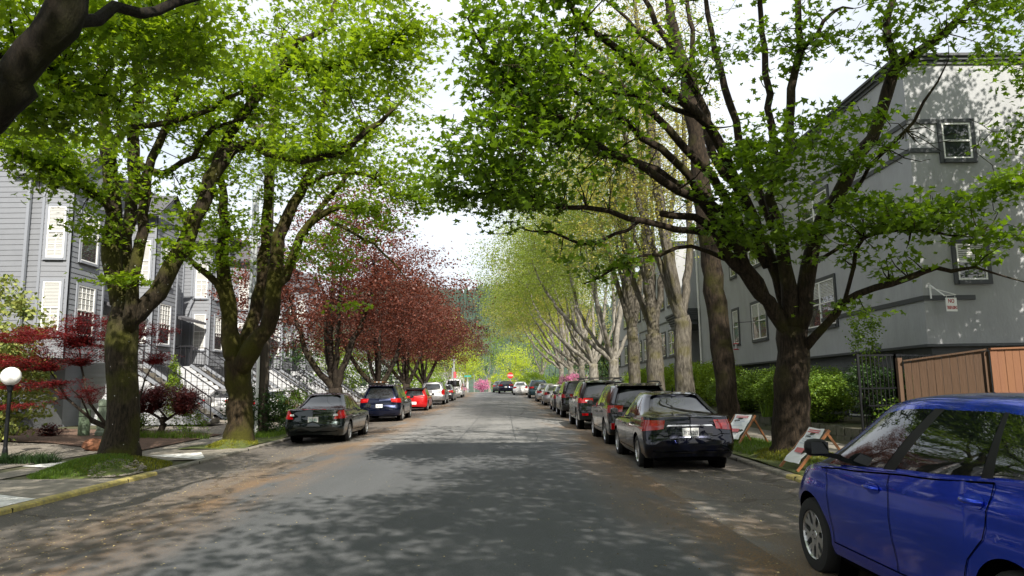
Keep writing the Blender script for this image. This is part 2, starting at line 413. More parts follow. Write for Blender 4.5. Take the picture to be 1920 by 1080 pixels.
for y in np.arange(4, 60, 1.5):
    mb.box((6.8, y, edge(y)-.02), (8.25, y+.02, edge(y)+.001)); 
    if not 13.4 < y < 16.8: mb.box((-10.2, y, edge(y)-.02), (-8.6, y+.02, edge(y)+.001))
struct(mb.build('sidewalk_joints', M['stucco_dark']))
# white painted kerb-ramp panels
def patch(name, pts, mt, dz, zf=None):
    vs = [(x, y, (zf(x,y) if zf else edge(y))+dz) for x, y in pts]
    return struct(MB().add(vs, [tuple(range(len(pts)))]).build(name, mt))
patch('white_ramp_marking', [(-8.55,17.8),(-7.6,18.5),(-6.94,17.1),(-6.94,16.72)], M['white_marking'], .006)
patch('white_ramp_marking', [(-7.9,11.6),(-8.1,10.5),(-6.95,10.2),(-6.93,11.05)], M['white_marking'], .006)
patch('white_ramp_marking', [(-9.25,17.9),(-10.2,15.7),(-9.5,15.4),(-9.25,16.4)], M['white_marking'], .012, lambda x,y: max(earth_z(x,y), edge(y)))
# driveway, mulch bed and court in front of the townhouses
def yard(name, pts, mt, dz):
    """polygon draped on the yard"""
    bm = bmesh.new(); vs = [bm.verts.new((x,y,0)) for x,y in pts]; bm.faces.new(vs)
    bmesh.ops.triangulate(bm, faces=bm.faces[:])
    bmesh.ops.subdivide_edges(bm, edges=bm.edges[:], cuts=6, use_grid_fill=True)
    for v in bm.verts: v.co.z = max(earth_z(v.co.x, v.co.y), edge(v.co.y)-.04)+dz
    me = bpy.data.meshes.new(name); bm.to_mesh(me); bm.free(); me.materials.append(mt)
    return struct(link(name, me))
yard('driveway', [(-10.2,13.2),(-10.2,20.4),(-16,21.3),(-24,21.5),(-24,13.2)], M['gravel'], .02)
yard('mulch_bed', [(-9.4,18.6),(-9.6,25),(-12,26.3),(-22,26.5),(-24,22.4),(-13,21.0)], M['mulch'], .045)
yard('driveway_court', [(-8.7,25.2),(-8.7,70),(-13.5,70),(-13.5,25.4)], M['gravel'], .012)
# verge on the right
sheet('verge_right', XR+.17, 6.8, -30, 100, M['moss'], lambda x,y: edge(y)+.01+.05*math.sin((x-XR)/2.0*math.pi)+.015*math.sin(y*1.7+x*3), 6, 120)
sheet('verge_left', -8.6, XL-.17, 19.3, 100, M['moss'], lambda x,y: edge(y)+.01+.03*math.sin(y*2+x*3), 4, 80)
# tar lines in the old surface
for pts in (((953,752),(955,768),(958,785),(962,805),(969,832)), ((911,764),(897,783),(872,812),(846,840)), ((1001,836),(1008,820),(1000,808))):
    mb = MB(); A_=[]; B_=[]
    for px,py in pts:
        q = gnd(px,py,.006); A_.append((q.x-.011,q.y,q.z)); B_.append((q.x+.011,q.y,q.z))
    struct(mb.grid([A_,B_]).build('road_crack', M['trim_dark']), 'dark tar line along the old asphalt')
# tree mounds
def mound(name, cx, cy, rx, ry, h, mt, label, cat='mound'):
    P = []
    for i in range(13):
        t = i/12; row = []
        for j in range(33):
            a = 2*math.pi*j/32; w = 1+.10*math.sin(3*a+cx)+.06*math.sin(7*a)
            x = cx+rx*t*w*math.cos(a); y = cy+ry*t*w*math.sin(a)
            row.append((x, y, edge(y)-.02+h*(1-t*t)**1.2+random.uniform(-.012,.012)*(t<1)))
        P.append(row)
    o = MB().grid(P).build(name, mt, smooth=True); struct(o, label); return o
mound('moss_mound', -8.15, 15.2, 1.1, 1.6, .26, M['moss'], 'mossy earth mound round the base of the nearest left maple')
mound('moss_mound', -7.6, 20.9, .75, 1.3, .20, M['moss'], 'mossy earth mound round the base of the second left maple')
mound('moss_mound', 5.8, 14.8, .9, 1.6, .22, M['moss'], 'mossy earth mound round the base of the big right maple')
# ---------------------------------------------------------------- trees
_lt = [(90,1.0),(62,.50),(38,.92),(12,.46),(-18,.68),(-90,.18),(198,.68),(168,.46),(142,.92),(118,.50)]
LEAF_MAPLE = np.array([(math.cos(R_(a))*r, math.sin(R_(a))*r, 0.20*abs(math.cos(R_(a))*r)-.10*r*r) for a, r in _lt])
LEAF_OVAL = np.array([(0,-.5,0),(.32,-.1,.06),(.0,.55,0),(-.32,-.1,.06)])
LEAF_HEX = np.array([(0,-.5,0),(.34,-.2,.07),(.28,.2,.05),(0,.6,0),(-.28,.2,.05),(-.34,-.2,.07)])
LEAF_LACE = np.array([(0,-.5,0),(.10,-.1,0),(.42,.25,0),(.10,.15,0),(0,.62,0),(-.10,.15,0),(-.42,.25,0),(-.10,-.1,0)])
def leaf_mesh(name, pos, size, mt, shape, tilt=.6, rng=RNG, normals=None, outward=None):
    """one mesh of separate leaves; pos (n,3), size (n,)"""
    n = len(pos); k = len(shape)
    yaw = rng.uniform(0, 2*np.pi, n); tx = rng.normal(0, tilt, n); ty = rng.normal(-.25, tilt, n)
    cy, sy = np.cos(yaw), np.sin(yaw)
    V = np.repeat(shape[None], n, 0)*np.asarray(size)[:,None,None]
    x, y, z = V[...,0], V[...,1], V[...,2]
    c, s = np.cos(tx)[:,None], np.sin(tx)[:,None]; y, z = y*c - z*s, y*s + z*c
    c, s = np.cos(ty)[:,None], np.sin(ty)[:,None]; x, z = x*c + z*s, -x*s + z*c
    x, y = x*cy[:,None]-y*sy[:,None], x*sy[:,None]+y*cy[:,None]
    V = np.stack([x,y,z], -1) + np.asarray(pos)[:,None,:]
    me = bpy.data.meshes.new(name)
    me.vertices.add(n*k); me.vertices.foreach_set('co', V.astype(np.float32).ravel())
    me.loops.add(n*k); me.loops.foreach_set('vertex_index', np.arange(n*k, dtype=np.int32))
    me.polygons.add(n); me.polygons.foreach_set('loop_start', np.arange(0, n*k, k, dtype=np.int32))
    me.polygons.foreach_set('loop_total', np.full(n, k, dtype=np.int32))
    me.materials.append(mt); me.update(calc_edges=True)
    return me
def smooth_path(pts, rad, step=.35):
    """Catmull-Rom through points"""
    P = [np.array(p, float) for p in pts]; out=[]; ro=[]
    for i in range(len(P)-1):
        p0 = P[max(i-1,0)]; p1=P[i]; p2=P[i+1]; p3=P[min(i+2,len(P)-1)]
        n = max(2, int(np.linalg.norm(p2-p1)/step))
        for k in range(n):
            t = k/n
            out.append(.5*((2*p1)+(-p0+p2)*t+(2*p0-5*p1+4*p2-p3)*t*t+(-p0+3*p1-3*p2+p3)*t**3)); ro.append(rad[i]+(rad[i+1]-rad[i])*t)
    out.append(P[-1]); ro.append(rad[-1]); return out, ro
class Tree:
    def __init__(s, limbs, seed=1, wob=.03):
        """limbs: list of (points, radii); first is the trunk"""
        s.rng = np.random.default_rng(seed); s.mb = MB(); s.P = []; s.R = []; s.tips = []
        for li, (pts, rad) in enumerate(limbs):
            o, r = smooth_path(pts, rad)
            o = [p + s.rng.normal(0, wob, 3)*(i>0 and i<len(o)-1)*min(1, .25/max(r[i],.03)) for i, p in enumerate(o)]
            n = 18 if rad[0] > .25 else 12 if rad[0] > .1 else 7
            rj = [q*(1+s.rng.uniform(-.06,.06)) for q in r]
            s.mb.tube(o, rj, n, jit=.06 if rad[0] > .1 else 0)
            for i, (p, q) in enumerate(zip(o, r)):
                if li > 0 or i > len(o)*.55: s.P.append(p); s.R.append(q)
    def grow(s, centers, taper=.45, tip=.006, order='near', wig=.10, rmax=.06, lift=0.0, thick=.011, bare=0):
        C = np.array(centers); P = np.zeros((len(s.P)+len(C)*14, 3)); Rr = np.zeros(len(P)); n = len(s.P)
        P[:n] = s.P; Rr[:n] = s.R
        d0 = np.array([np.min(np.sum((P[:n]-c)**2,1)) for c in C]); idx = np.argsort(d0)
        for ci in idx:
            c = C[ci]; d = np.linalg.norm(P[:n]-c, axis=1); j = int(np.argmin(d + .25*np.maximum(0, P[:n,2]-c[2]) + .02/np.maximum(Rr[:n],.004)*.2)); dist = d[j]
            p = P[j]; ns = int(min(10, max(2, dist/.22)))
            r1 = min(Rr[j]*.7, tip + thick*dist, rmax)
            mid = (p+c)/2 + s.rng.normal(0, wig*dist*.6, 3) + np.array([0,0,lift*dist])
            pts = []; 
            for k in range(ns+1):
                t = k/ns; q = (1-t)**2*p + 2*t*(1-t)*mid + t*t*c
                if 0 < k < ns: q = q + s.rng.normal(0, wig*.12*min(dist,1.5)/1.5+.012, 3)
                pts.append(q)
            rad = [r1+(tip-r1)*k/ns for k in range(ns+1)]
            s.mb.tube(pts, rad, 5 if r1 > .02 else 3, cap=False)
            for k in range(1, ns+1): P[n] = pts[k]; Rr[n] = rad[k]; n += 1
            s.tips.append((pts[max(0,ns-3)], c))
        s.P = list(P[:n]); s.R = list(Rr[:n]); return s
    def leaves(s, mt, per=22, spread=(.42,.42,.14), size=(.10,.16), shape=LEAF_MAPLE, tilt=.5, skip=0.0, name='crown'):
        pos = []; 
        for a, c in s.tips:
            if s.rng.random() < skip: continue
            k = max(1, int(per*s.rng.uniform(.5,1.5)))
            t = s.rng.random((k,1)); pos.append(a + (c-a)*t + s.rng.normal(0,1,(k,3))*np.array(spread)*(.45+.55*t))
        pos = np.concatenate(pos); sz = s.rng.uniform(size[0], size[1], len(pos))
        return leaf_mesh(name, pos, sz, mt, shape, tilt, s.rng)
    def make(s, root, trunk_mat, leafmat, **kw):
        """root at world location; geometry was given in world coordinates"""
        off = np.array(root.location)
        s.mb.v = [tuple(np.array(v)-off) for v in s.mb.v]
        s.mb.build('trunk', trunk_mat, root, smooth=True)
        if leafmat is not None:
            me = s.leaves(leafmat, **kw)
            me.transform(Matrix.Translation(-Vector(root.location)))
            link('crown', me, root)
def blob(n, c, r, rng=RNG, shell=.0, power=.5):
    """n points in ellipsoid(s)"""
    v = rng.normal(0,1,(n,3)); v /= np.linalg.norm(v,axis=1)[:,None]
    t = rng.random((n,1))**power; t = shell + (1-shell)*t
    return np.array(c) + v*t*np.array(r)
YO = [0.0]
def pxc(px, py, Y): return np.array(at(px, py, Y+YO[0]))
def pblob(n, px, py, Y, rx, ry, rY, rng=RNG, shell=0., power=.5):
    """ellipsoid centred where (px,py) sits at distance Y; radii in photo pixels at that distance"""
    c = pxc(px, py, Y); return blob(n, c, (rx/F*Y, rY, ry/F*Y), rng, shell, power)
M['bark_maple'] = bark_mat('mossy_maple_bark', (.006,.005,.003), (.050,.038,.024), moss=(.075,.075,.012), mossfac=.55, spots=.6)
M['bark_right'] = bark_mat('furrowed_maple_bark', (.005,.004,.003), (.048,.034,.022), moss=(.050,.048,.010), mossfac=.35)
M['bark_black'] = bark_mat('shade_darkened_bark', (.003,.002,.002), (.020,.015,.010), moss=(.022,.022,.006), mossfac=.3)  # bark colour darkened to stand in for shade on the limb
M['bark_mossy'] = bark_mat('very_mossy_bark', (.008,.006,.003), (.055,.038,.020), moss=(.065,.062,.009), mossfac=.75)
M['bark_grey'] = bark_mat('grey_flaking_bark', (.03,.026,.02), (.15,.135,.11), moss=(.11,.10,.03), mossfac=.35, scale=4)
M['bark_pale'] = bark_mat('pale_bark', (.12,.11,.095), (.30,.28,.245), moss=(.16,.14,.07), mossfac=.3, scale=4)
M['bark_dark'] = bark_mat('dark_bark', (.012,.010,.008), (.055,.042,.032), moss=(.06,.05,.02), mossfac=.25)
M['leaf_maple'] = leaf_mat('maple_leaf', (.035,.085,.007), (.19,.275,.016), (.42,.60,.013), .46)
M['leaf_mapleR'] = leaf_mat('maple_leaf_deep', (.020,.052,.006), (.135,.215,.013), (.30,.50,.012), .40)
M['leaf_purple'] = leaf_mat('purple_leaf', (.055,.018,.012), (.17,.055,.034), (.33,.075,.035), .32)
M['leaf_red'] = leaf_mat('red_lace_leaf', (.06,.005,.007), (.21,.018,.018), (.34,.02,.02), .32)
M['leaf_dkred'] = leaf_mat('dark_red_lace_leaf', (.035,.006,.007), (.10,.016,.014), (.18,.02,.015), .25)
M['leaf_sparse'] = leaf_mat('small_spring_leaf', (.10,.17,.02), (.28,.34,.05), (.44,.54,.05), .45)
M['leaf_yellow'] = leaf_mat('yellow_green_leaf', (.24,.34,.02), (.50,.56,.04), (.62,.72,.03), .45)
M['leaf_golden'] = leaf_mat('golden_green_leaf', (.22,.24,.03), (.42,.36,.08), (.55,.50,.08), .45)
M['leaf_dark'] = leaf_mat('dark_evergreen_leaf', (.015,.04,.012), (.05,.10,.02), (.08,.16,.02), .2)
M['leaf_juniper'] = leaf_mat('juniper_leaf', (.06,.13,.015), (.20,.30,.03), (.26,.38,.02), .3)
M['leaf_hedge'] = leaf_mat('bright_hedge_leaf', (.10,.19,.012), (.26,.36,.02), (.36,.50,.02), .35)
M['leaf_vari'] = leaf_mat('variegated_leaf', (.06,.11,.02), (.34,.36,.10), (.40,.44,.08), .3)
M['leaf_pink'] = leaf_mat('pink_blossom', (.45,.10,.24), (.65,.26,.42), (.8,.3,.5), .3)
M['grass'] = leaf_mat('grass_blade', (.035,.085,.010), (.14,.22,.022), (.22,.34,.02), .35)
M['grass_yel'] = leaf_mat('mossy_blade', (.09,.10,.010), (.22,.22,.02), (.28,.30,.02), .3)
p3 = lambda a,b,c: tuple(at(a,b,c+YO[0]))
def P3(*L): return [p3(*a) for a in L]
YO[0] = 1.2
# ---- near left maple -------------------------------------------------
t1 = thing('maple_tree', 'mossy maple with white lichen spots, on the grassy mound by the left kerb', 'tree', (-8.22,15.8,edge(15.8)), 0, 'street maples')
x0,y0,z0 = t1.location
limbs = [([(x0+.02,y0,z0-.1),(x0,y0,z0+.25),(x0+.03,y0,z0+.8),p3(231,690,14.6),p3(234,610,14.6),p3(229,560,14.6)], [.50,.41,.34,.315,.31,.22]),
 (P3((226,570,14.6),(212,510,14.5),(208,463,14.4),(213,400,14.4),(203,310,14.3),(192,210,14.2),(186,110,14.1),(180,-60,14)), [.22,.20,.20,.17,.15,.12,.09,.04]),
 (P3((232,580,14.7),(236,480,14.9),(245,370,15),(250,280,15.1),(258,190,15.1),(262,130,15.1),(275,0,15.2)), [.17,.15,.14,.13,.12,.10,.04]),
 (P3((238,620,14.5),(250,555,14.2),(264,460,14.1),(272,400,14.0),(285,300,13.9),(330,180,13.8),(350,60,13.7)), [.17,.13,.12,.11,.09,.06,.03]),
 (P3((240,610,14.6),(262,588,14.5),(290,545,14.4),(333,490,14.3),(353,430,14.2),(377,385,14.1),(400,335,14.0),(430,285,13.9)), [.2,.2,.19,.18,.17,.16,.15,.13]),
 (P3((430,285,13.9),(470,272,13.7),(530,294,13.5),(600,295,13.4),(655,275,13.3),(715,228,13.2),(745,200,13.1)), [.12,.10,.09,.08,.07,.05,.02]),
 (P3((400,335,14.0),(430,250,13.9),(485,175,13.8),(540,118,13.7),(610,118,13.6),(680,108,13.5),(722,92,13.4),(770,60,13.3)), [.12,.11,.11,.10,.08,.06,.04,.015]),
 (P3((535,122,13.7),(560,80,13.8),(606,60,13.9),(628,20,14),(640,-60,14.1)), [.08,.07,.06,.05,.03]),
 (P3((210,400,14.4),(188,372,14.0),(150,343,13.5),(100,312,12.9),(40,290,12.4),(-40,240,12)), [.12,.10,.09,.085,.08,.05]),
 (P3((203,320,14.3),(230,250,13.6),(330,225,13.3),(420,190,13.2),(480,160,13.3)), [.1,.08,.06,.05,.03]),
 (P3((247,300,15),(300,330,14.6),(360,290,14.0),(400,240,13.7),(470,215,13.5)), [.09,.07,.06,.05,.02]),
]
T1 = Tree(limbs, 11)
g = T1.rng
cen = np.concatenate([pblob(230,270,130,14,270,190,3,g,.1), pblob(110,110,290,12.6,160,90,1.6,g), pblob(150,450,170,13.8,180,170,2.3,g,.1),
  pblob(150,650,120,13.4,185,130,2,g,.1), pblob(50,755,50,13.3,112,75,1.6,g), pblob(40,600,270,13.4,120,55,1.5,g), pblob(16,172,420,13.6,32,45,.4,g), pblob(8,205,520,13.8,28,25,.3,g), pblob(14,90,350,12.8,80,30,.6,g),
  pblob(170,300,-180,14,430,190,4,g), pblob(22,330,370,14,90,70,1,g), pblob(12,330,460,14,40,50,.5,g)])
T1.grow(cen, wig=.12, thick=.015); T1.make(t1, M['bark_maple'], M['leaf_maple'], per=22, size=(.065,.11), spread=(.34,.34,.08))
YO[0] = .4
# ---- second left maple ------------------------------------------------
t2 = thing('maple_tree', 'thick maple covered in yellow green moss, forking low beside the utility pole on the left', 'tree', (-7.55,20.9,edge(20.9)), 0, 'street maples')
x0,y0,z0 = t2.location
limbs = [([(x0,y0,z0-.1),(x0,y0,z0+.3),(x0+.02,y0,z0+1.0),p3(446,720,20.5),p3(448,680,20.5),p3(450,655,20.5)], [.52,.41,.35,.34,.38,.31]),
 (P3((446,680,20.4),(433,640,20.3),(425,565,20.2),(419,500,20.1),(421,440,20),(418,370,19.9),(405,280,19.8),(390,180,19.7)), [.27,.25,.20,.18,.15,.12,.08,.04]),
 (P3((428,600,20.2),(418,551,20),(390,515,19.7),(352,480,19.3)), [.13,.11,.09,.05]),
 (P3((455,665,20.6),(474,606,20.8),(493,508,20.9),(499,402,21),(503,320,21),(520,200,21),(530,60,21)), [.24,.2,.18,.15,.12,.08,.03]),
 (P3((452,690,20.4),(468,660,20.2),(511,585,20.1),(518,475,20),(540,402,19.9),(573,341,19.8),(600,250,19.7),(610,150,19.5)), [.28,.27,.22,.19,.16,.13,.09,.04]),
 (P3((517,540,20),(534,520,19.9),(564,443,19.7),(600,405,19.5),(641,388,19.4),(690,392,19.2)), [.15,.14,.12,.10,.07,.03]),
 (P3((572,435,19.7),(600,388,19.9),(641,345,20),(690,260,20.1),(760,180,20)), [.09,.08,.07,.05,.02]),
 (P3((573,345,19.8),(633,322,19.4),(700,333,19),(742,362,18.8),(800,372,18.6)), [.08,.06,.05,.035,.012]),
 (P3((610,410,19.5),(660,435,19.2),(720,476,19),(760,520,18.8)), [.05,.04,.03,.012]),
]
T2 = Tree(limbs, 12); g = T2.rng
cen = np.concatenate([pblob(110,430,320,20,120,140,2.4,g), pblob(130,600,300,20,160,110,2.4,g), pblob(60,760,310,19.3,100,60,1.8,g), pblob(46,705,400,19.3,95,45,1.5,g),
  pblob(40,425,455,19.6,70,70,1.4,g), pblob(30,600,470,19.5,80,50,1.2,g), pblob(7,625,520,19,50,22,.5,g), pblob(5,650,575,19,40,14,.4,g), pblob(120,640,180,20,210,110,2.6,g), pblob(80,600,20,20.5,220,110,2.6,g), pblob(14,790,380,18.9,60,30,.8,g)])
T2.grow(cen, wig=.13, thick=.015); T2.make(t2, M['bark_mossy'], M['leaf_maple'], per=24, size=(.065,.11), spread=(.38,.38,.09))
YO[0] = 0
# ---- leaning limb at the upper left ------------------------------------
t0 = thing('maple_tree', 'maple off the left edge whose thick dark limb crosses the upper left corner', 'tree', (-8.1,6.2,edge(6.2)), 0, 'street maples')
x0,y0,z0 = t0.location
limbs = [([(x0,y0,z0-.1),(x0,y0,z0+.4),(x0,y0,z0+1.4),(x0+.05,y0,z0+2.1)], [.6,.48,.42,.38]),
 ([(x0,y0,z0+1.7),(-7.2,6.2,2.9),(-5.9,6.1,3.25),p3(-70,262,6.05),p3(0,190,6.0),p3(47,140,5.97),p3(92,80,5.95),p3(124,0,5.9),p3(150,-110,5.8),p3(230,-330,5.6)], [.30,.26,.20,.155,.15,.15,.155,.16,.14,.07]),
 (P3((112,38,5.95),(185,38,6.4),(260,24,6.9),(330,10,7.4),(400,-14,7.9)), [.07,.06,.055,.05,.03]),
 ([(x0,y0,z0+1.8),(-8.3,6.6,4.2),(-8.2,7.2,6.2),(-7.8,7.8,8.5),(-7.4,8.2,10.5)], [.28,.24,.2,.13,.05]),
 ([(-8.2,7.1,5.8),(-7.2,8.2,6.0),(-6.4,9.2,6.1),(-5.6,10.2,5.9)], [.1,.08,.06,.03]),
]
T0 = Tree(limbs, 13); g = T0.rng
cen = np.concatenate([pblob(80,70,50,9.6,150,110,1.4,g), pblob(60,90,210,9.4,130,60,1,g), pblob(90,290,50,9.4,170,90,1.3,g), blob(300,(-5.5,5.5,9.2),(4.6,4.6,2.3),g)])
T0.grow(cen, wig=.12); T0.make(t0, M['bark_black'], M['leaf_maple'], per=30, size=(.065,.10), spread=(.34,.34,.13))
YO[0] = -.9
# ---- big right maple ---------------------------------------------------
t3 = thing('maple_tree', 'largest maple, broad crowned with a furrowed trunk, on the right verge beside the notices', 'tree', (5.82,14.95,edge(14.95)), 0, 'street maples')
x0,y0,z0 = t3.location
limbs = [([(x0,y0,z0-.1),(x0,y0,z0+.25),(x0,y0,z0+.9),p3(1486,720,15.8),p3(1487,660,15.8),p3(1487,615,15.8)], [.54,.43,.355,.325,.33,.30]),
 (P3((1480,650,15.8),(1455,588,15.6),(1420,548,15.5),(1392,508,15.3),(1364,480,15.2),(1342,432,15),(1300,405,14.6),(1240,400,14.2)), [0.163,0.148,0.133,0.126,0.118,0.096,0.074,0.067]),
 (P3((1342,432,15),(1290,430,14.6),(1240,426,14.2),(1180,408,14),(1100,390,13.9),(1000,382,13.8),(920,363,13.6),(840,374,13.4)), [0.074,0.067,0.063,0.056,0.044,0.037,0.026,0.009]),
 (P3((1200,413,14.1),(1150,445,14.2),(1090,455,14.3),(1030,434,14.3),(975,427,14.3)), [0.037,0.033,0.030,0.022,0.011]),
 (P3((1358,485,15.2),(1294,463,14.8),(1205,485,14.5),(1150,505,14.4),(1095,532,14.3)), [0.052,0.041,0.033,0.026,0.011]),
 (P3((1470,610,15.8),(1400,500,15.2),(1350,398,14.6),(1244,344,14),(1181,304,13.6),(1104,263,13.2),(1037,207,12.8),(948,148,12.4),(893,67,12),(866,30,11.8)), [0.126,0.104,0.089,0.074,0.067,0.059,0.048,0.037,0.022,0.009]),
 (P3((1480,590,15.9),(1440,480,15.6),(1385,350,15),(1326,237,14.3),(1244,163,13.6),(1156,96,13),(1089,44,12.6),(1040,-40,12.2)), [0.148,0.126,0.111,0.096,0.081,0.067,0.052,0.022]),
 (P3((1385,350,15),(1340,290,15.2),(1311,178,15.3),(1263,104,15.3),(1219,22,15.3),(1180,-90,15.3)), [0.096,0.089,0.081,0.074,0.059,0.030]),
 (P3((1487,620,15.7),(1478,540,15.5),(1468,455,15.3),(1449,372,15.2),(1474,262,15),(1486,167,14.9),(1500,93,14.8),(1493,0,14.7),(1480,-150,14.6)), [0.178,0.148,0.126,0.104,0.096,0.089,0.074,0.059,0.030]),
 (P3((1455,350,15.2),(1447,260,15.4),(1441,174,15.5),(1434,93,15.6),(1423,0,15.7),(1400,-120,15.8)), [0.089,0.081,0.074,0.067,0.052,0.022]),
 (P3((1500,100,14.8),(1530,60,14.6),(1560,20,14.5),(1600,16,14.3)), [0.044,0.041,0.037,0.015]),
 (P3((1495,620,15.7),(1520,500,15.4),(1545,405,15.1),(1597,315,14.8),(1634,259,14.6),(1656,207,14.5),(1679,137,14.4),(1712,100,14.2),(1767,63,14),(1816,11,13.8),(1900,-80,13.6)), [0.185,0.163,0.148,0.133,0.122,0.115,0.111,0.081,0.067,0.052,0.022]),
 (P3((1679,140,14.4),(1668,74,14.5),(1667,0,14.6),(1660,-100,14.7)), [0.089,0.074,0.067,0.037]),
 (P3((1575,400,14.9),(1634,306,14.3),(1693,252,13.9),(1730,196,13.6),(1779,111,13.3)), [0.044,0.037,0.033,0.026,0.011]),
 (P3((1505,655,15.7),(1550,607,15.2),(1583,567,14.9),(1640,543,14.6),(1707,523,14.3),(1757,507,14),(1823,508,13.7),(1925,530,13.3)), [0.111,0.081,0.074,0.067,0.059,0.044,0.026,0.009]),
 (P3((1583,567,14.9),(1597,500,14.6),(1620,448,14.3),(1707,428,13.9),(1793,441,13.5),(1860,430,13.3)), [0.044,0.041,0.037,0.033,0.022,0.009]),
 (P3((1500,560,15.6),(1517,503,15.3),(1567,460,15),(1625,440,14.7)), [0.052,0.044,0.037,0.022]),
 (P3((1425,548,15.5),(1340,410,15),(1230,318,14.6),(1120,288,14.3),(1000,218,13.9),(915,150,13.5)), [.10,.09,.075,.06,.04,.012]),
 (P3((1440,500,15.7),(1330,330,15.2),(1200,190,14.8),(1080,110,14.4),(990,20,14.1)), [.11,.09,.07,.05,.02]),
 (P3((1400,470,15.4),(1290,330,14.6),(1180,235,14),(1060,165,13.5),(950,95,13.1)), [.09,.08,.06,.04,.012]),
 (P3((1326,237,14.3),(1230,190,13.9),(1120,160,13.5),(1010,60,13.1)), [.06,.05,.035,.012]),
 (P3((1263,104,15.3),(1200,60,15),(1120,-20,14.8)), [.06,.045,.02]),
 (P3((1450,430,15.6),(1400,300,15.6),(1360,160,15.7),(1330,30,15.8),(1310,-90,15.9)), [.10,.09,.075,.055,.02]),
]
T3 = Tree(limbs, 14); g = T3.rng
cen = np.concatenate([pblob(230,945,315,13.6,130,120,2.6,g), pblob(160,970,125,13,105,115,2.2,g), pblob(180,1100,225,13.6,150,140,2.6,g), pblob(22,1120,500,14.2,100,45,.8,g),pblob(16,835,355,13.4,35,35,.5,g),
  pblob(30,1290,110,14.8,90,90,1,g), pblob(70,1080,20,12.8,220,60,2,g), pblob(90,1430,310,13.6,100,100,1.2,g), pblob(56,1560,260,13.6,100,70,1,g), pblob(36,1480,70,14.4,110,80,1.2,g),
  pblob(50,1680,50,13.8,110,80,1.5,g), pblob(26,1860,40,13.5,90,60,1.2,g), pblob(26,1620,385,14,70,40,.8,g), pblob(70,1730,395,13.4,140,42,.8,g), pblob(14,1900,340,13,35,35,.5,g), pblob(16,1660,480,14.2,90,25,.6,g), pblob(6,1600,590,14.6,50,16,.3,g), pblob(18,1860,450,13.3,70,25,.5,g),
  pblob(200,1300,-230,14,520,210,4,g), pblob(34,1500,440,14.2,90,60,.8,g),pblob(30,1380,430,14,60,60,.8,g)])
T3.grow(cen, wig=.13, tip=.008, thick=.017, rmax=.075); 
# bare knobbly twigs on the dead lower branches
T3b_c = np.concatenate([pblob(30,1720,260,13.6,90,60,.6,g), pblob(26,1000,240,12.9,160,120,1.6,g), pblob(12,1850,250,13.2,60,40,.5,g), pblob(70,1120,330,13.7,200,110,1.5,g), pblob(90,980,200,12.6,150,150,1.6,g), pblob(40,1250,120,14,120,100,1.5,g)])
keep = list(T3.tips); T3.grow(T3b_c, wig=.2, tip=.008); T3.tips = keep
T3.make(t3, M['bark_right'], M['leaf_mapleR'], per=15, size=(.07,.12), spread=(.30,.30,.07))
YO[0] = 0
# ---- maples behind the viewpoint that shade the foreground ----------------
# ---- generic trees ---------------------------------------------------------
def gen_tree(name, label, cat, x, y, trunk_r, fork_z, stems, crown, n, bark, leaf, per=14, size=(.05,.08), shape=LEAF_HEX, spread=(.35,.35,.2), seed=1, group=None, lean=(0,0), tilt=.7, thick=.011, z=None, wig=.12, tip=.008):
    """stems: list of (dx,dy,z_top,r) relative; crown: list of (dx,dy,z,rx,ry,rz) blobs"""
    zz = edge(y) if z is None else z
    root = thing(name, label, cat, (x,y,zz), 0, group)
    rg = np.random.default_rng(seed)
    lx, ly = lean
    limbs = [([(x,y,zz-.15),(x,y,zz+.3),(x+lx*.5,y+ly*.5,zz+fork_z*.5),(x+lx,y+ly,zz+fork_z)], [trunk_r*1.35,trunk_r*1.08,trunk_r*.95,trunk_r*.85])]
    for dx,dy,zt,r in stems:
        b = np.array((x+lx,y+ly,zz+fork_z-.15)); e = np.array((x+dx,y+dy,zz+zt))
        bow = np.array((dx,dy,0))*.18
        pts = [b, b+(e-b)*.3+bow+rg.normal(0,.08,3), b+(e-b)*.65+bow*.8+rg.normal(0,.14,3), e]
        limbs.append(([tuple(q) for q in pts], [r,r*.8,r*.5,r*.15]))
    T = Tree(limbs, seed)
    tot = sum(c[3]*c[4]*c[5] for c in crown)
    cs = np.concatenate([blob(max(4,int(n*c[3]*c[4]*c[5]/tot)), (x+c[0],y+c[1],zz+c[2]), (c[3],c[4],c[5]), T.rng, .15) for c in crown])
    T.grow(cs, thick=thick, wig=wig, tip=tip); T.make(root, bark, leaf, per=per, size=size, shape=shape, spread=spread, tilt=tilt)
    return root
# purple leaved trees along the left kerb
pu = []
for i, (y, sc, sd, lab) in enumerate(((34,1.06,21,'purple leaved tree with three dark stems behind the grey green sedan'), (45.5,.95,22,'purple leaved tree standing over the navy wagon and red hatchback'), (58,.92,23,'purple leaved tree between the silver estate and the far corner'), (71,.9,24,'farthest purple leaved tree, over the white van'))):
    pu.append(gen_tree('purple_leaf_tree', lab, 'tree', -7.9, y, .34*sc, 1.5, [(-2.6,-.5,6.5*sc,.17),(-.6,.8,8.2*sc,.2),(1.9,-.6,7.2*sc,.18),(.6,-1.8,7*sc,.14),(-1.4,1.8,7*sc,.13)],
      [(-.3,0,6.3*sc,4.8*sc,4.3,3.0*sc),(3.4,0,5.6*sc,3.4,3,2.1),(.8,0,9.3*sc,3.0,2.8,1.9),(-3.0,0,5.2,2.8,2.8,2.1)], 900, M['bark_dark'], M['leaf_purple'], per=36, size=(.08,.13), shape=LEAF_HEX, spread=(.48,.48,.24), seed=sd, group='purple leaved trees along the left kerb', tilt=.6))
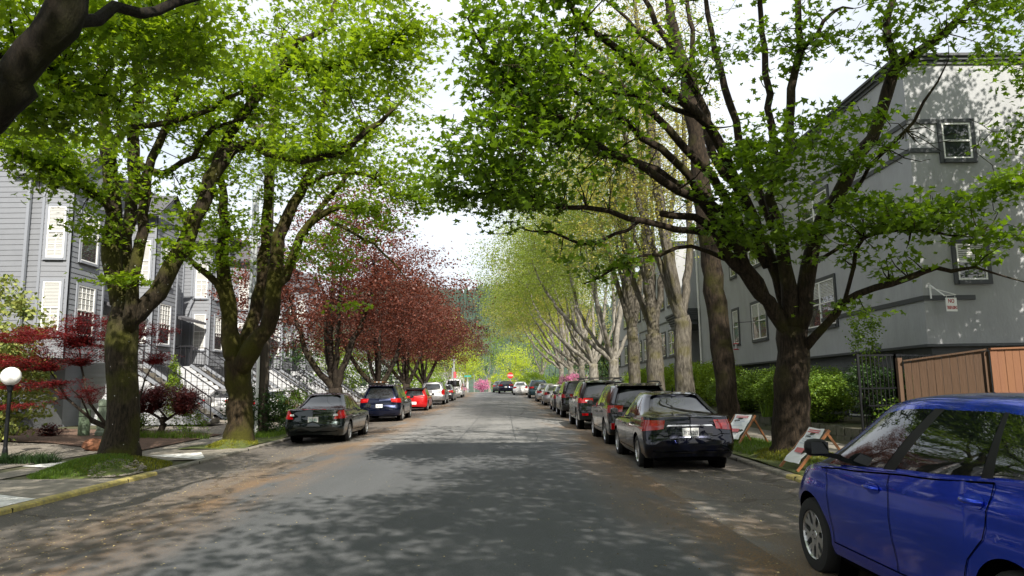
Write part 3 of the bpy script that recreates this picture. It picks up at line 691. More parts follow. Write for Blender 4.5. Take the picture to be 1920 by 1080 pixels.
# row of tall grey barked trees on the right verge
rowg = 'tall grey barked trees in a row along the right verge'
gen_tree('street_tree', 'straight dark trunk leaning left, first tall tree behind the big maple', 'tree', 6.6, 21.6, .31, 11, [(-1.1,.3,17,.2),(-.4,-.5,16,.1)], [(-.8,0,15,2.2,2.2,4)], 120, M['bark_right'], M['leaf_sparse'], seed=31, group=rowg, lean=(-.72,0), per=12)
tall = [(6.45,26.4,.34,32,'second tall tree behind the big maple, with a pale patch on its bark',3.9,'bark_grey'),
        (6.35,31.0,.38,33,'third tall tree behind the big maple, forking into a wide goblet of thick limbs',3.6,'bark_grey'),
        (6.3,35.8,.31,34,'knobbly mossy tall tree in front of the blue building sign',4.2,'bark_grey')]
for x,y,r,sd,lab,fz,bk in tall:
    rg = random.Random(sd)
    st = [(rg.uniform(-1.6,.6),rg.uniform(-.8,.8),17.5,.24),(rg.uniform(.6,1.6),rg.uniform(-1,1),15,.16),(rg.uniform(-3.0,-1.8),rg.uniform(-.6,.6),15,.15),(rg.uniform(-.5,.5),1.6,14,.13),(-1.2,-1.2,13,.10)]
    gen_tree('street_tree', lab, 'tree', x, y, r, fz, st, [(-1.4,0,12.5,3.4,2.8,5.5),(-2.8,0,8.8,3.3,2.4,3.4),(.8,0,9.5,1.8,1.8,3)], 1250, M[bk] if sd != 34 else M['bark_grey'], M['leaf_golden'] if sd==32 else M['leaf_sparse'], seed=sd, group=rowg, per=20, size=(.055,.09), spread=(.45,.45,.3))
for x,y,r,sd,lab in ((6.3,42.5,.34,35,'tall tree with a thick mossy bole just left of the apartment building'), (6.4,53,.36,36,'pale barked tree with many upright white limbs'), (6.3,60.5,.3,37,'pale barked tree partly behind the many limbed pale one'), (6.3,71,.3,38,'pale tree near the far end of the right row, over the teal estate'), (6.2,81,.3,39,'last pale tree of the right row')):
    rg = random.Random(sd)
    st = [(rg.uniform(-2.2,-.8),rg.uniform(-.8,.8),13,.19),(rg.uniform(.6,1.6),rg.uniform(-1,1),12,.17),(-4.8,rg.uniform(-1,1),9,.15),(rg.uniform(-.5,.5),2.0,12,.14),(-1.6,-1.6,11,.14),(-3.4,.8,11,.12),(2.4,-.4,9,.11)]
    gen_tree('street_tree', lab, 'tree', x, y, r, 2.8, st, [(-1.0,0,11.0,4.6,3.6,4.4),(-5.0,0,8.4,3.7,3.2,2.9),(-3.6,0,12.4,3.8,3.0,3.6)], 1000, M['bark_pale'], M['leaf_sparse'] if sd < 38 else M['leaf_golden'], seed=sd, group=rowg, per=30, size=(.07,.12), spread=(.6,.6,.35))
# yellow green trees where the street ends, each its own crown
far = [(4.6,93,.24,11,'leaf_yellow',41,'yellow green tree with a pale trunk beside the far white sedan',4.0,16),(9.5,99,.24,8,'leaf_golden',42,'golden green tree right of the far pale trunk',4.6,17),(1.5,112,.2,6,'leaf_yellow',43,'round yellow tree behind the stop sign',3.6,7.5),
       (-6.5,118,.2,6,'leaf_yellow',44,'bright yellow street tree beside the far signposts',3.4,8),(-12,104,.2,5,'leaf_sparse',45,'pale thin stemmed tree left of the far signposts',3.2,6.5),(-3,132,.25,8,'leaf_maple',46,'mid green tree behind the bright yellow street tree',5.5,16),
       (6,130,.25,9,'leaf_maple',47,'green tree rising behind the stop sign',5.5,15),(14,126,.3,10,'leaf_golden',48,'tall golden tree at the back of the street on the right',5.5,19),(-14,128,.3,8,'leaf_sparse',49,'tree behind the white van at the back of the street',5.5,10),(-9.5,124,.25,9,'leaf_yellow',51,'tall light yellow tree behind the far signposts',4.6,15),(-24,118,.3,8,'leaf_maple',50,'green tree far behind the purple crowns',6,11)]
for x,y,r,h,lf,sd,lab,cr_,top in far:
    gen_tree('background_tree', lab, 'tree', x, y, r, 2.4, [(-1.5,0,h*.8,.12),(1.4,.5,h*.8,.12),(0,-1,h*.9,.12)], [(0,0,top*.58,cr_,cr_,top*.40),(cr_*.4,0,top*.45,cr_*.7,cr_*.7,top*.25)], 300, M['bark_pale'], M[lf], seed=sd, per=16, size=(.12,.20), spread=(.6,.6,.35), group='background trees at the end of the street')
dk = [(-17,52,4.2,7.5,'leaf_dark',61,'dark evergreen beside the last grey townhouse'),(-14.5,62,3.4,5.5,'leaf_hedge',62,'bright green shrub tree seen between the purple tree stems'),(-13,72,3.4,5,'leaf_dark',63,'dark bushy evergreen behind the silver estate'),(-19,80,5,8,'leaf_dark',64,'tall dark evergreen far behind the parked cars'),
      (10.8,74,3.6,7,'leaf_dark',65,'dark evergreen behind the pale tree trunks at the end of the apartments'),(11,86,3.6,6,'leaf_dark',66,'dark evergreen beyond the apartments'),(14,98,4,7,'leaf_hedge',67,'bright green bushy tree beyond the apartments'),(-11.5,88,3,4.5,'leaf_hedge',68,'low green tree beside the far left corner')]
shade = gen_tree('maple_tree', 'maple on the right verge just behind the viewpoint', 'tree', 6.3, -1.2, .33, 2.8, [(-3.2,.4,8.2,.15),(2.4,.3,8,.14),(-.6,-2,9.5,.14),(.4,2.2,9,.14),(-1.2,0,11,.14)],
  [(0,0,8.8,5.6,4.6,2.4),(-3.8,.5,8.0,3.4,3.2,1.8)], 760, M['bark_right'], M['leaf_mapleR'], seed=76, per=24, size=(.075,.12), shape=LEAF_MAPLE, spread=(.36,.36,.10), tilt=.5, group='street maples')
for x_,y_,rz_,lb_ in ((6.2,5.8,R_(80),'maple added out of frame beside the blue car to shade the road'),(-8.1,-2.0,R_(180),'maple on the left verge just behind the viewpoint'),(6.4,-10.5,R_(20),'farther maple behind the viewpoint on the right'),(-8.2,-10.5,R_(165),'farther maple behind the viewpoint on the left')):
    c = copy_tree(shade); c.location = (x_,y_,edge(y_)); c.rotation_euler[2] = rz_; c.scale = ((1.28,)*3 if x_ < 0 else (1.05,)*3); c['label'] = lb_  # copy beside the car is added, left ones enlarged, for shade on the road
gen_tree('maple_tree', 'tall unseen tree added off the right edge to shade the end wall', 'tree', 9.9, 7.4, .3, 6.0, [(-1.4,.3,14,.15),(1.5,0,15,.15),(0,-1.2,16,.15)],
  [(-.6,0,14.0,3.6,2.6,4.0)], 340, M['bark_right'], M['leaf_mapleR'], seed=79, per=24, size=(.075,.12), shape=LEAF_MAPLE, spread=(.36,.36,.12), tilt=.5, group='street maples', z=edge(7)+.4)  # unseen tree, added so that its crown shades the end wall
for x,y,rr,h,lf,sd,lab in dk:
    gen_tree('background_tree', lab, 'tree', x, y, .18, 1.0, [(-.8,0,h*.7,.08),(.8,.2,h*.7,.08)], [(0,0,h*.52,rr,rr*.9,h*.48)], 260, M['bark_dark'], M[lf], seed=sd, per=16, size=(.12,.19), spread=(.5,.5,.3), group='background trees at the end of the street', z=earth_z(x,y))
# Japanese maples and shrubs of the left yard
gen_tree('japanese_maple', 'vivid red Japanese maple spreading in flat layers behind the nearest left trunk', 'tree', -10.5, 19.8, .09, .5, [(-2.0,0,2.3,.05),(-1.4,.3,3.1,.05),(.4,-.2,3.0,.045),(-.9,-.6,1.6,.04),(1.2,0,2.5,.04)],
  [(-1.9,0,2.95,1.6,1.0,.34),(-2.4,-.2,2.25,1.5,.9,.24),(-2.1,0,1.62,1.3,.8,.18),(-.9,.1,2.55,1.2,.8,.22),(.3,0,3.05,1.2,.9,.34),(.7,0,2.35,.95,.7,.24),(-.6,0,3.35,1.1,.8,.26),(-.5,-.1,1.42,.8,.6,.14),(-2.6,-.4,1.05,.8,.6,.12)], 900, M['bark_dark'], M['leaf_red'], seed=71, per=40, size=(.05,.085), shape=LEAF_LACE, spread=(.17,.17,.035), tilt=.35, thick=.006, tip=.004, z=edge(19.8)+.10)
gen_tree('japanese_maple', 'dark crimson weeping maple with a low domed crown in front of the stairs', 'tree', -11.6, 25.0, .09, .5, [(-.8,0,1.3,.05),(.8,.1,1.3,.05),(0,-.4,1.4,.04)],
  [(0,0,1.28,1.35,1.0,.38),(-.7,0,1.0,.75,.7,.35),(.75,0,.95,.7,.7,.42)], 700, M['bark_dark'], M['leaf_dkred'], seed=72, per=34, size=(.05,.08), shape=LEAF_LACE, spread=(.14,.14,.08), tilt=.6, thick=.006, tip=.004, z=edge(25)+.12)

gen_tree('maple_tree', 'maple beyond the right edge whose sprays reach in front of the stucco wall', 'tree', 13.6, 13.6, .3, 3.0, [(-2.4,.3,8,.14),(1.2,0,10,.15),(-.6,-1,12,.15),(0,1.4,9,.12)],
  [(-1.2,.6,9.0,2.3,2.2,4.8),(-1.0,.6,5.6,2.3,1.8,2.6),(.6,.8,7.5,2.6,2.0,4)], 780, M['bark_right'], M['leaf_mapleR'], seed=75, per=26, size=(.075,.12), shape=LEAF_MAPLE, spread=(.34,.34,.13), tilt=.5, group='street maples', z=edge(14)+.4)
# ---------------------------------------------------------------- shrubs, hedges, grasses
def shrub(name, label, x, y, blobs, n, leaf, size, shape=LEAF_HEX, per=12, spread=(.10,.10,.08), seed=1, group=None, z=None, cat='shrub', tilt=.8, stemr=.03):
    zz = earth_z(x,y) if z is None else z
    root = thing(name, label, cat, (x,y,zz), 0, group); rg = np.random.default_rng(seed)
    tot = sum(b[3]*b[4]*b[5] for b in blobs)
    cs = np.concatenate([blob(max(3,int(n*b[3]*b[4]*b[5]/tot)), (b[0],b[1],b[2]), b[3:6], rg, .55, .6) for b in blobs])
    cs = cs[cs[:,2] > .03]
    T = Tree([([(0,0,-.05),(0,0,max(.15,blobs[0][2]*.5))],[stemr,stemr*.8])], seed); T.P.append(np.array((0,0,.05))); T.R.append(stemr)
    T.grow(cs, thick=.006, tip=.003, rmax=.02); T.mb.build('stem', M['bark_dark'], root, smooth=True)
    link('foliage', T.leaves(leaf, per=per, size=size, shape=shape, spread=spread, tilt=tilt), root)
    return root
shrub('rhododendron_bush', 'tall glossy evergreen bush filling the left edge behind the globe lamp', -14.6, 21.0, [(0,0,1.4,1.5,1.4,1.5),(-.2,0,3.3,1.45,1.3,1.6),(-1.2,.2,2.2,1.4,1.2,2.2),(.7,-.2,1.9,.9,.9,.9)], 900, M['leaf_vari'], (.09,.15), per=14, spread=(.18,.18,.14), seed=81, stemr=.08)
shrub('camellia_bush', 'dark green rounded bush between the utility pole and the grey green sedan', -8.6, 25.2, [(0,0,.85,1.05,.9,.8),(.7,-.2,.6,.7,.7,.6),(-.4,0,1.1,.6,.6,.5)], 420, M['leaf_dark'], (.05,.09), per=14, spread=(.12,.12,.1), seed=82)
shrub('shrub', 'light green rounded bush behind the rear corner of the grey green sedan', -7.9, 27.2, [(0,0,.9,.9,.9,.7),(-.6,0,.6,.6,.6,.5)], 300, M['leaf_juniper'], (.05,.08), per=14, spread=(.12,.12,.1), seed=83)
shrub('arborvitae', 'small bright green cone shaped evergreen in front of the stair wall', -13.2, 29.2, [(0,0,.5,.42,.42,.6),(0,0,1.1,.38,.38,.55),(0,0,1.65,.27,.27,.5),(0,0,2.1,.14,.14,.4)], 520, M['leaf_hedge'], (.03,.055), per=16, spread=(.05,.05,.08), seed=84, cat='evergreen', z=earth_z(-13.2,29.2)+.35)
for i,(x,y,lab) in enumerate(((-15.7,23.4,'left of the two low pink green leaved plants by the pale stair wall'),(-14.3,23.3,'right of the two low leaved plants, next to the green utility cylinder'),)):
    shrub('heuchera_plant', lab, x, y, [(0,0,.22,.48,.42,.24)], 70, M['leaf_vari'] if i==0 else M['leaf_dkred'], (.05,.09), per=9, spread=(.08,.08,.05), seed=85+i, cat='plant', tilt=.4)
shrub('shrub', 'green shrub under the dark crimson maple', -12.6, 25.3, [(0,0,.45,.7,.6,.45),(1.7,.1,.4,.6,.5,.42)], 200, M['leaf_juniper'], (.04,.07), seed=88)
# right side: junipers, hedge
jun = [(8.9,20.2,1.0,1.35,'juniper mound nearest the big maple, left of its trunk'),(8.9,22.2,1.1,1.5,'second juniper mound from the big maple'),(9.0,24.4,1.1,1.5,'third juniper mound from the big maple'),(8.9,26.8,1.1,1.35,'juniper mound behind the straight dark trunk'),(9.0,29.2,1.0,1.2,'farthest juniper mound, beside the bright hedge'),(9.3,17.9,.75,1.35,'dark juniper just right of the big maple trunk')]
for i,(x,y,r,h,lab) in enumerate(jun):
    b = [(0,0,h*.55,r,r,h*.5)]; rg = random.Random(i)
    for k in range(6): a = k*1.05+rg.random(); b.append((math.cos(a)*r*.75, math.sin(a)*r*.75, h*rg.uniform(.45,.95), r*.42, r*.42, h*.24))
    shrub('juniper', lab, x, y, b, 900, M['leaf_juniper'] if i < 5 else M['leaf_dark'], (.035,.065), per=26, spread=(.10,.10,.045), seed=90+i, group='junipers below the grey apartment building', tilt=.5)
hd = [(9.3,31.5,'hedge bush seen between the second and third tall trunks'),(9.3,34,'hedge bush below the downspout'),(9.3,36.6,'hedge bush left of the downspout'),(9.3,39.4,'hedge bush beneath the entrance roof'),(9.2,43,'hedge bush in front of the far wing'),(9.2,47,'hedge bush below the blue sign'),(9.2,51,'farthest bright hedge bush of the apartment front')]
for i,(x,y,lab) in enumerate(hd):
    shrub('hedge_bush', 'bright green ' + lab, x, y, [(0,0,.95,1.0,1.35,.95),(0,.6,1.4,.9,.9,.7),(0,-.6,1.2,.9,.9,.8)], 700, M['leaf_hedge'], (.05,.09), per=16, spread=(.12,.12,.08), seed=100+i, group='bright hedge along the apartment front')
shrub('bamboo_shrub', 'feathery light green shrub right of the big maple trunk, under the wall', 9.7, 19.5, [(0,0,2.4,.42,.42,.7),(.1,0,1.6,.35,.35,.7)], 150, M['leaf_juniper'], (.05,.08), per=12, spread=(.1,.1,.12), seed=110)
shrub('shrub', 'loose green perennials in front of the iron gate', 8.75, 15.3, [(0,0,.4,.45,.5,.35),(-.2,.8,.35,.4,.4,.3)], 120, M['leaf_juniper'], (.04,.07), per=10, spread=(.12,.12,.12), seed=111)
shrub('azalea', 'pink flowering shrub at the far end of the street', -3.4, 104, [(0,0,.9,1.25,1.0,.9),(-2.6,0,.4,.5,.5,.4)], 160, M['leaf_pink'], (.10,.16), per=10, spread=(.2,.2,.15), seed=112, z=G(-3.4,104))
shrub('azalea', 'pale pink flowering shrub on the right verge behind the parked silver cars', 6.0, 66, [(0,0,1.5,1.3,1.2,.7)], 150, M['leaf_pink'], (.08,.14), per=12, spread=(.2,.2,.15), seed=113)
for i,(x,y,r,h,lf,lab) in enumerate(((3.6,92,2.4,2.6,'leaf_hedge','green bush behind the far white sedan'),(0.5,106,3.2,3.0,'leaf_yellow','yellow green bush below the stop sign'),(-9.5,100,2.6,2.2,'leaf_maple','green bush at the far left corner'),(6.8,88,2.0,2.2,'leaf_juniper','green bush beside the last pale trunk'))):
    shrub('far_bush', lab, x, y, [(0,0,h*.5,r,r,h*.5)], 260, M[lf], (.12,.2), per=12, spread=(.3,.3,.2), seed=120+i, z=edge(y)-.1)
# blades
def blades(name, label, cat, pts, h, w, mt, kind=None, group=None, lean=.35, seed=1, loc=None, seg=2):
    rg = random.Random(seed); mb = MB(); o0 = Vector(loc) if loc else Vector((0,0,0))
    for (x,y,z) in pts:
        a = rg.uniform(0,6.283); hh = h*rg.uniform(.55,1.2); ln = lean*hh*rg.uniform(.3,1.6); b = rg.uniform(0,6.283); ww = w*rg.uniform(.7,1.3)
        dx,dy = math.cos(a)*ww/2, math.sin(a)*ww/2; ex,ey = math.cos(b)*ln, math.sin(b)*ln
        p = Vector((x,y,z))-o0
        vs = [p+Vector((-dx,-dy,0)), p+Vector((dx,dy,0)), p+Vector((dx*.7+ex*.3,dy*.7+ey*.3,hh*.6)), p+Vector((-dx*.7+ex*.3,-dy*.7+ey*.3,hh*.6)), p+Vector((ex,ey,hh*(1 if ln<hh else .7)))]
        mb.add(vs, [(0,1,2,3),(3,2,4)])
    o = mb.build(name, mt)
    o.location = o0
    if kind: o['kind'] = kind; o['label'] = label
    else: tag(o, label, cat, group)
    return o
rg = random.Random(5)
def disc_pts(n, cx, cy, rx, ry, zf, cond=None):
    out = []
    while len(out) < n:
        a = rg.uniform(0,6.283); r = math.sqrt(rg.random()); x = cx+rx*r*math.cos(a); y = cy+ry*r*math.sin(a)
        if cond is None or cond(x,y): out.append((x,y,zf(x,y)))
    return out
def mz(cx,cy,rx,ry,h): return lambda x,y: edge(y)-.03+h*max(0,1-((x-cx)/rx)**2-((y-cy)/ry)**2)**1.2
blades('grass_tuft_cover', 'short bright grass on the mound of the nearest left maple', 'grass', disc_pts(6500,-8.3,14.6,.85,1.0,mz(-8.15,15.2,1.1,1.6,.26)), .07, .012, M['grass'], 'stuff', seed=2)
blades('moss_cover', 'yellow moss round the second left maple', 'grass', disc_pts(3200,-7.55,20.4,.65,1.0,mz(-7.6,20.9,.75,1.3,.20)), .05, .02, M['grass_yel'], 'stuff', seed=3)
blades('moss_cover', 'yellow moss around the kerb edge of the nearest mound', 'grass', disc_pts(3400,-7.75,15.2,.7,1.4,mz(-8.15,15.2,1.1,1.6,.26)), .045, .018, M['grass_yel'], 'stuff', seed=4)
vz = lambda x,y: edge(y)+.0+.05*math.sin((x-XR)/2.0*math.pi)
blades('verge_grass', 'patchy short grass on the right verge', 'grass', [q for q in disc_pts(9000,5.8,18.5,.85,6.5,vz) ], .085, .012, M['grass'], 'stuff', seed=6)
blades('verge_grass', 'mossy grass at the foot of the big right maple', 'grass', disc_pts(4500,5.75,14.4,.8,1.5,mz(5.8,14.8,.9,1.6,.24)), .07, .014, M['grass_yel'], 'stuff', seed=7)
blades('verge_grass', 'grass strip beyond the second left maple', 'grass', [(rg.uniform(-8.5,-7.2), rg.uniform(22.5,34), 0) for _ in range(5000)], .14, .014, M['grass'], 'stuff', seed=8)
bpy.data.objects['verge_grass.002'].location.z = edge(27)+.01
blades('lily_turf_clump', 'dark grassy border clump at the foot of the globe lamp', 'plant', disc_pts(1100,-10.7,16.4,.85,.5,lambda x,y: edge(y)-.02), .26, .018, M['leaf_dark'], seed=9, lean=.8, loc=(-10.7,16.4,edge(16)))
blades('grass_clump', 'green grass tufts at the front of the crimson maple bed', 'plant', disc_pts(1100,-10.9,23.3,1.6,.5,lambda x,y: earth_z(x,y)+.03), .22, .014, M['grass'], seed=10, lean=.6, loc=(-10.9,23.3,earth_z(-10.9,23.3)))
for i,(x,y,lab) in enumerate(((8.45,20.6,'iris clump nearest the big maple above the stone wall'),(8.55,22.3,'middle iris clump above the stone wall'),(8.5,23.7,'farthest iris clump above the stone wall'))):
    blades('iris_plant', lab, 'plant', disc_pts(60,x,y,.28,.28,lambda a,b: earth_z(9,b)), .62, .035, M['leaf_juniper'], seed=12+i, lean=.35, loc=(x,y,earth_z(9,y)), group='iris clumps above the stone wall')
# pebbles
mb = MB()
for i in range(420):
    a = rg.uniform(0,6.283); r = math.sqrt(rg.random()); x = -7.5+.42*r*math.cos(a); y = 14.4+.7*r*math.sin(a); s_ = rg.uniform(.018,.045)
    z = mz(-8.15,15.2,1.1,1.6,.26)(x,y)+.02
    q = [Vector((rg.uniform(.7,1.2)*v[0]*s_+x, rg.uniform(.7,1.2)*v[1]*s_+y, v[2]*s_*.55+z)) for v in ((1,0,0),(0,1,0),(-1,0,0),(0,-1,0),(0,0,1),(0,0,-1))]
    mb.add(q, [(0,1,4),(1,2,4),(2,3,4),(3,0,4),(1,0,5),(2,1,5),(3,2,5),(0,3,5)])
o = mb.build('pebbles', M['gravel']); o['kind']='stuff'; o['label']='grey pebbles on the kerb side of the nearest mound'
# fallen blossom on road: small flecks
mb = MB(); n = 0
while n < 3800:
    side = rg.random(); y = 3+57*rg.random()**1.7
    x = XC + (-1 if side<.5 else 1)*abs(rg.gauss(3.9,1.0))
    if not XL+.05 < x < XR-.05: continue
    if XL+1.6 < x < XR-1.3 and rg.random() < .7: continue
    s_ = rg.uniform(.008,.022); a = rg.uniform(0,6.28); z = G(x,y)+.007
    c,s2 = math.cos(a)*s_, math.sin(a)*s_
    mb.add([(x-c,y-s2,z),(x+s2*.5,y-c*.5,z+rg.uniform(0,.01)),(x+c,y+s2,z),(x-s2*.5,y+c*.5,z+rg.uniform(0,.008))], [(0,1,2,3)]); n += 1
M['fleck'] = leaf_mat('fallen_blossom', (.16,.08,.03), (.62,.50,.24), (.4,.3,.1), .15)
o = mb.build('fallen_blossom', M['fleck']); o['kind']='stuff'; o['label']='fallen tree blossom and chaff along the parking lanes'
# stone retaining wall, right
mb = MB(); y = 17.0
root = thing('retaining_wall', 'low mossy stone retaining wall beside the right sidewalk', 'wall', (8.45,17,edge(17)))
while y < 44:
    w = rg.uniform(.3,.55)
    for k in range(2):
        h0 = edge(y)-.05+.22*k; dx = rg.uniform(-.03,.03)
        mb.box((8.36+dx-8.45, y+.01-17, h0-edge(17)), (8.6+dx-8.45, y+w-.012-17, h0+.21+rg.uniform(-.01,.03)-edge(17)))
    y += w
o = mb.build('stone_course', M['stone'], root)
# ---------------------------------------------------------------- windows
def window(parent, origin, u, n, w, h, trim_mt, frame_mt=None, sash='double', blinds=0, trim=.09, muntins=None, label=None, halves=1, depth=.05):
    """origin: centre of the opening on the wall plane (in parent's space); u: unit vector along the wall; n: outward normal"""
    u = Vector(u).normalized(); n = Vector(n).normalized(); up = Vector((0,0,1)); o = Vector(origin)
    frame_mt = frame_mt or M['white']
    def bx(mb, a0, a1, b0, b1, c0, c1):
        vs = [o+u*a+up*b+n*c for c in (c0,c1) for a,b in ((a0,b0),(a1,b0),(a1,b1),(a0,b1))]
        mb.add(vs, [(3,2,1,0),(4,5,6,7),(0,1,5,4),(1,2,6,5),(2,3,7,6),(3,0,4,7)])
    mb = MB(); bx(mb, -w/2, w/2, -h/2, h/2, .004, .012)
    win = mb.build('window', M['pane'], parent)
    if label: win['label'] = label
    mb = MB(); t = .045   # frame
    for hv in range(halves):
        a0 = -w/2 + w*hv/halves; a1 = -w/2 + w*(hv+1)/halves
        bx(mb, a0, a0+t, -h/2, h/2, .013, .04); bx(mb, a1-t, a1, -h/2, h/2, .013, .04)
        bx(mb, a0+t, a1-t, h/2-t, h/2, .013, .04); bx(mb, a0+t, a1-t, -h/2, -h/2+t, .013, .04)
        if sash == 'double': bx(mb, a0+t, a1-t, -.02, .025, .013, .045)
        if muntins:
            nx, ny, y0, y1 = muntins
            for i in range(1, nx): a = a0+t+(a1-a0-2*t)*i/nx; bx(mb, a-.009, a+.009, y0*h/2, y1*h/2, .014, .028)
            for j in range(1, ny): b = (y0+(y1-y0)*j/ny)*h/2; bx(mb, a0+t, a1-t, b-.009, b+.009, .014, .026)
    mb.build('frame', frame_mt, win)
    if trim:
        mb = MB(); a, b = w/2, h/2
        bx(mb, -a-trim, -a-.002, -b-trim, b+trim, .004, depth); bx(mb, a+.002, a+trim, -b-trim, b+trim, .004, depth)
        bx(mb, -a-.002, a+.002, b+.002, b+trim, .004, depth); bx(mb, -a-.002, a+.002, -b-trim, -b-.002, .004, depth+.03)
        mb.build('surround', trim_mt, win)
    if blinds:
        mb = MB(); k = int(h*blinds/.05)
        for i in range(k):
            b = h/2-.06-i*.05; bx(mb, -w/2+.05, w/2-.05, b-.036, b, .0125, .0135)
        mb.build('blind', M['blind'], win)
    return win
# ---------------------------------------------------------------- lap siding
def siding(mb, pts, z0, z1, exp_=.19, lip=.016, mi=0, closed=False):
    """pts: plan polyline, outward side on the right hand when walking"""
    n = len(pts); pts = [Vector((p[0],p[1],0)) for p in pts]; z = z0
    segs = [(pts[i], pts[i+1]) for i in range(n-1)]
    while z < z1-1e-4:
        zt = min(z+exp_, z1)
        for a, b in segs:
            d = (b-a).normalized(); nn = Vector((d.y,-d.x,0))
            mb.add([a+nn*lip+Vector((0,0,z)), b+nn*lip+Vector((0,0,z)), b+nn*.001+Vector((0,0,zt)), a+nn*.001+Vector((0,0,zt))], [(0,1,2,3)], mi)
            mb.add([a+Vector((0,0,z)), b+Vector((0,0,z)), b+nn*lip+Vector((0,0,z)), a+nn*lip+Vector((0,0,z))], [(0,1,2,3)], mi)
        z = zt
# townhouse unit, local frame: x toward the street, y along the street; front main wall x=0, bay reaches x=1.0
UW = 6.2
def townhouse(y0, xf, zg, label, first=False):
    """zg ground level. main floor starts zg+2.45"""
    root = thing('townhouse', label, 'house', (xf, y0, zg), 0, 'grey townhouses in a row on the left')
    H = 10.4; b0, b1, bd, ch = .2, 2.9, 1.35, .35   # bay from b0..b1
    mb = MB(); siding(mb, [(0,UW-.01),(0,b1+.02)][::-1] if False else [(0,b1),(0,UW)][::1][::-1][::-1], 0, H) if False else None
    # walking so the outside (+x) is on the right: go toward -y? right of +y walk is +x
    siding(mb, [(0,0.001),(0,b0)], 2.5, H); siding(mb, [(0,b1),(0,UW)], 0, H)
    siding(mb, [(-.0,0),(-9,0)][::-1], 0, H)               # gable end facing the viewer (outside = -y)
    siding(mb, [(0,b0),(0,b1)], 0, 2.5)
    mb.box((-9,.02,0),(-.02,UW-.02,H-.02))
    mb.build('wall', M['siding'], root)
    # bay: two storeys of faceted siding
    bay = [(0,b0-.02),(.42,b0-.02),(bd-ch*0,b0+.12),(bd,b0+.125),(bd,b1-ch),(bd-ch*.9,b1),(0,b1)]
    mb = MB(); siding(mb, bay, 2.5, 9.0)
    vs = [Vector((x,y,2.5)) for x,y in bay]; mb.add(vs, [tuple(range(len(vs)))])
    vs = [Vector((x,y,9.0)) for x,y in bay]; mb.add(vs, [tuple(range(len(vs)))[::-1]])
    by = mb.build('bay', M['siding'], root)
    mb = MB()
    for x,y in bay[1:-1]: mb.box((x-.045,y-.045,2.48),(x+.045,y+.045,9.0))
    mb.box((-.05,-.06,2.5),(.05,.04,H)); mb.build('corner_board', M['trim_grey'], by)
    # windows on the near side face (faces the viewer) and the street face
    def face_win(a, b, zc, w, h, **kw):
        a = Vector((*a,0)); b = Vector((*b,0)); d = (b-a).normalized(); nn = Vector((d.y,-d.x,0)); c = (a+b)/2+nn*.018; c.z = zc
        window(root, c, d, nn, w, h, M['trim_grey'], **kw)
    for k, zc in enumerate((4.25, 6.95)):
        face_win(bay[1], bay[2], zc, .58, 1.85, blinds=.95, muntins=(2,4,-.95,.0))
        face_win(bay[3], bay[4], zc, 1.08, 1.8, blinds=.5 if k==0 else .3, muntins=(4,5,-.2,.95) if k==0 else (3,4,0,.95))
        face_win(bay[5], bay[6], zc, .55, 1.7, muntins=(2,3,0,.95))
    window(root, (.02,4.9,6.6), (0,1,0), (1,0,0), .9, 1.2, M['trim_grey'], muntins=(3,4,-.95,.95))
    window(root, (.02,4.9,8.6), (0,1,0), (1,0,0), .7, .7, M['trim_grey'], muntins=(2,2,-.95,.95), sash=None)
    # front door and porch roof
    mb = MB(); mb.box((.02,4.4,2.45),(.06,5.35,4.5)); d = mb.build('door', M['white'], root)
    mb = MB(); mb.lathe([(0,-.03),(.03,-.02),(.035,0),(.03,.02),(0,.03)], 10, M=Matrix.Translation((.1,5.25,3.4))); mb.build('handle', M['chrome'], d)
    mb = MB(); mb.add([(0,3.2,5.2),(0,UW-.1,5.2),(1.35,UW-.1,4.75),(1.35,3.2,4.75),(0,3.2,5.1),(0,UW-.1,5.1),(1.35,UW-.1,4.62),(1.35,3.2,4.62)], [(3,2,1,0),(4,5,6,7),(2,3,7,6),(0,4,7,3),(1,2,6,5)]); mb.build('porch_roof', M['roof'], root)
    # garage level behind stair: dark recess door under the bay
    mb = MB(); mb.box((.03,.45,0),(.06,2.7,2.2)); mb.build('garage_door', M['stucco_dark'], root)
    # roof: gable over bay and main slope
    mb = MB()
    mb.add([(-9.2,-.05,H+1.6),(.45,-.05,H-.12),(.45,UW+.02,H-.12),(-9.2,UW+.02,H+1.6),(-9.2,-.05,H+1.75),(.45,-.05,H+.03),(.45,UW+.02,H+.03),(-9.2,UW+.02,H+1.75)], [(0,1,2,3),(7,6,5,4),(1,0,4,5),(2,1,5,6),(3,2,6,7)])
    ym = (b0+b1)/2
    mb.add([(-.5,b0-.35,8.95),(bd+.3,b0-.35,8.95),(bd+.3,ym,10.25),(-.5,ym,10.25),(bd+.3,b1+.35,8.95),(-.5,b1+.35,8.95)], [(0,1,2,3),(3,2,4,5)])
    mb.add([(-.5,b0-.35,8.87),(bd+.3,b0-.35,8.87),(bd+.3,ym,10.17),(-.5,ym,10.17),(bd+.3,b1+.35,8.87),(-.5,b1+.35,8.87)], [(3,2,1,0),(5,4,2,3)])
    mb.build('roof', M['roof'], root)
    mb = MB(); mb.add([(bd+.1,b0,8.99),(bd+.1,b1,8.99),(bd+.1,ym,10.1)], [(0,1,2)]); mb.box((bd+.28,b0-.3,8.8),(bd+.32,b1+.3,8.92)); mb.build('gable', M['siding'], root)
    # downspout
    mb = MB(); mb.tube([(.06,3.12,9.2),(.06,3.12,2.6)], .04, 8); mb.build('downspout', M['trim_grey'], root)
    # straight stair from the porch down toward the street
    n = 13; run = .27; rise = 2.45/n; x0s = 1.6; sy0, sy1 = 3.95, 5.55
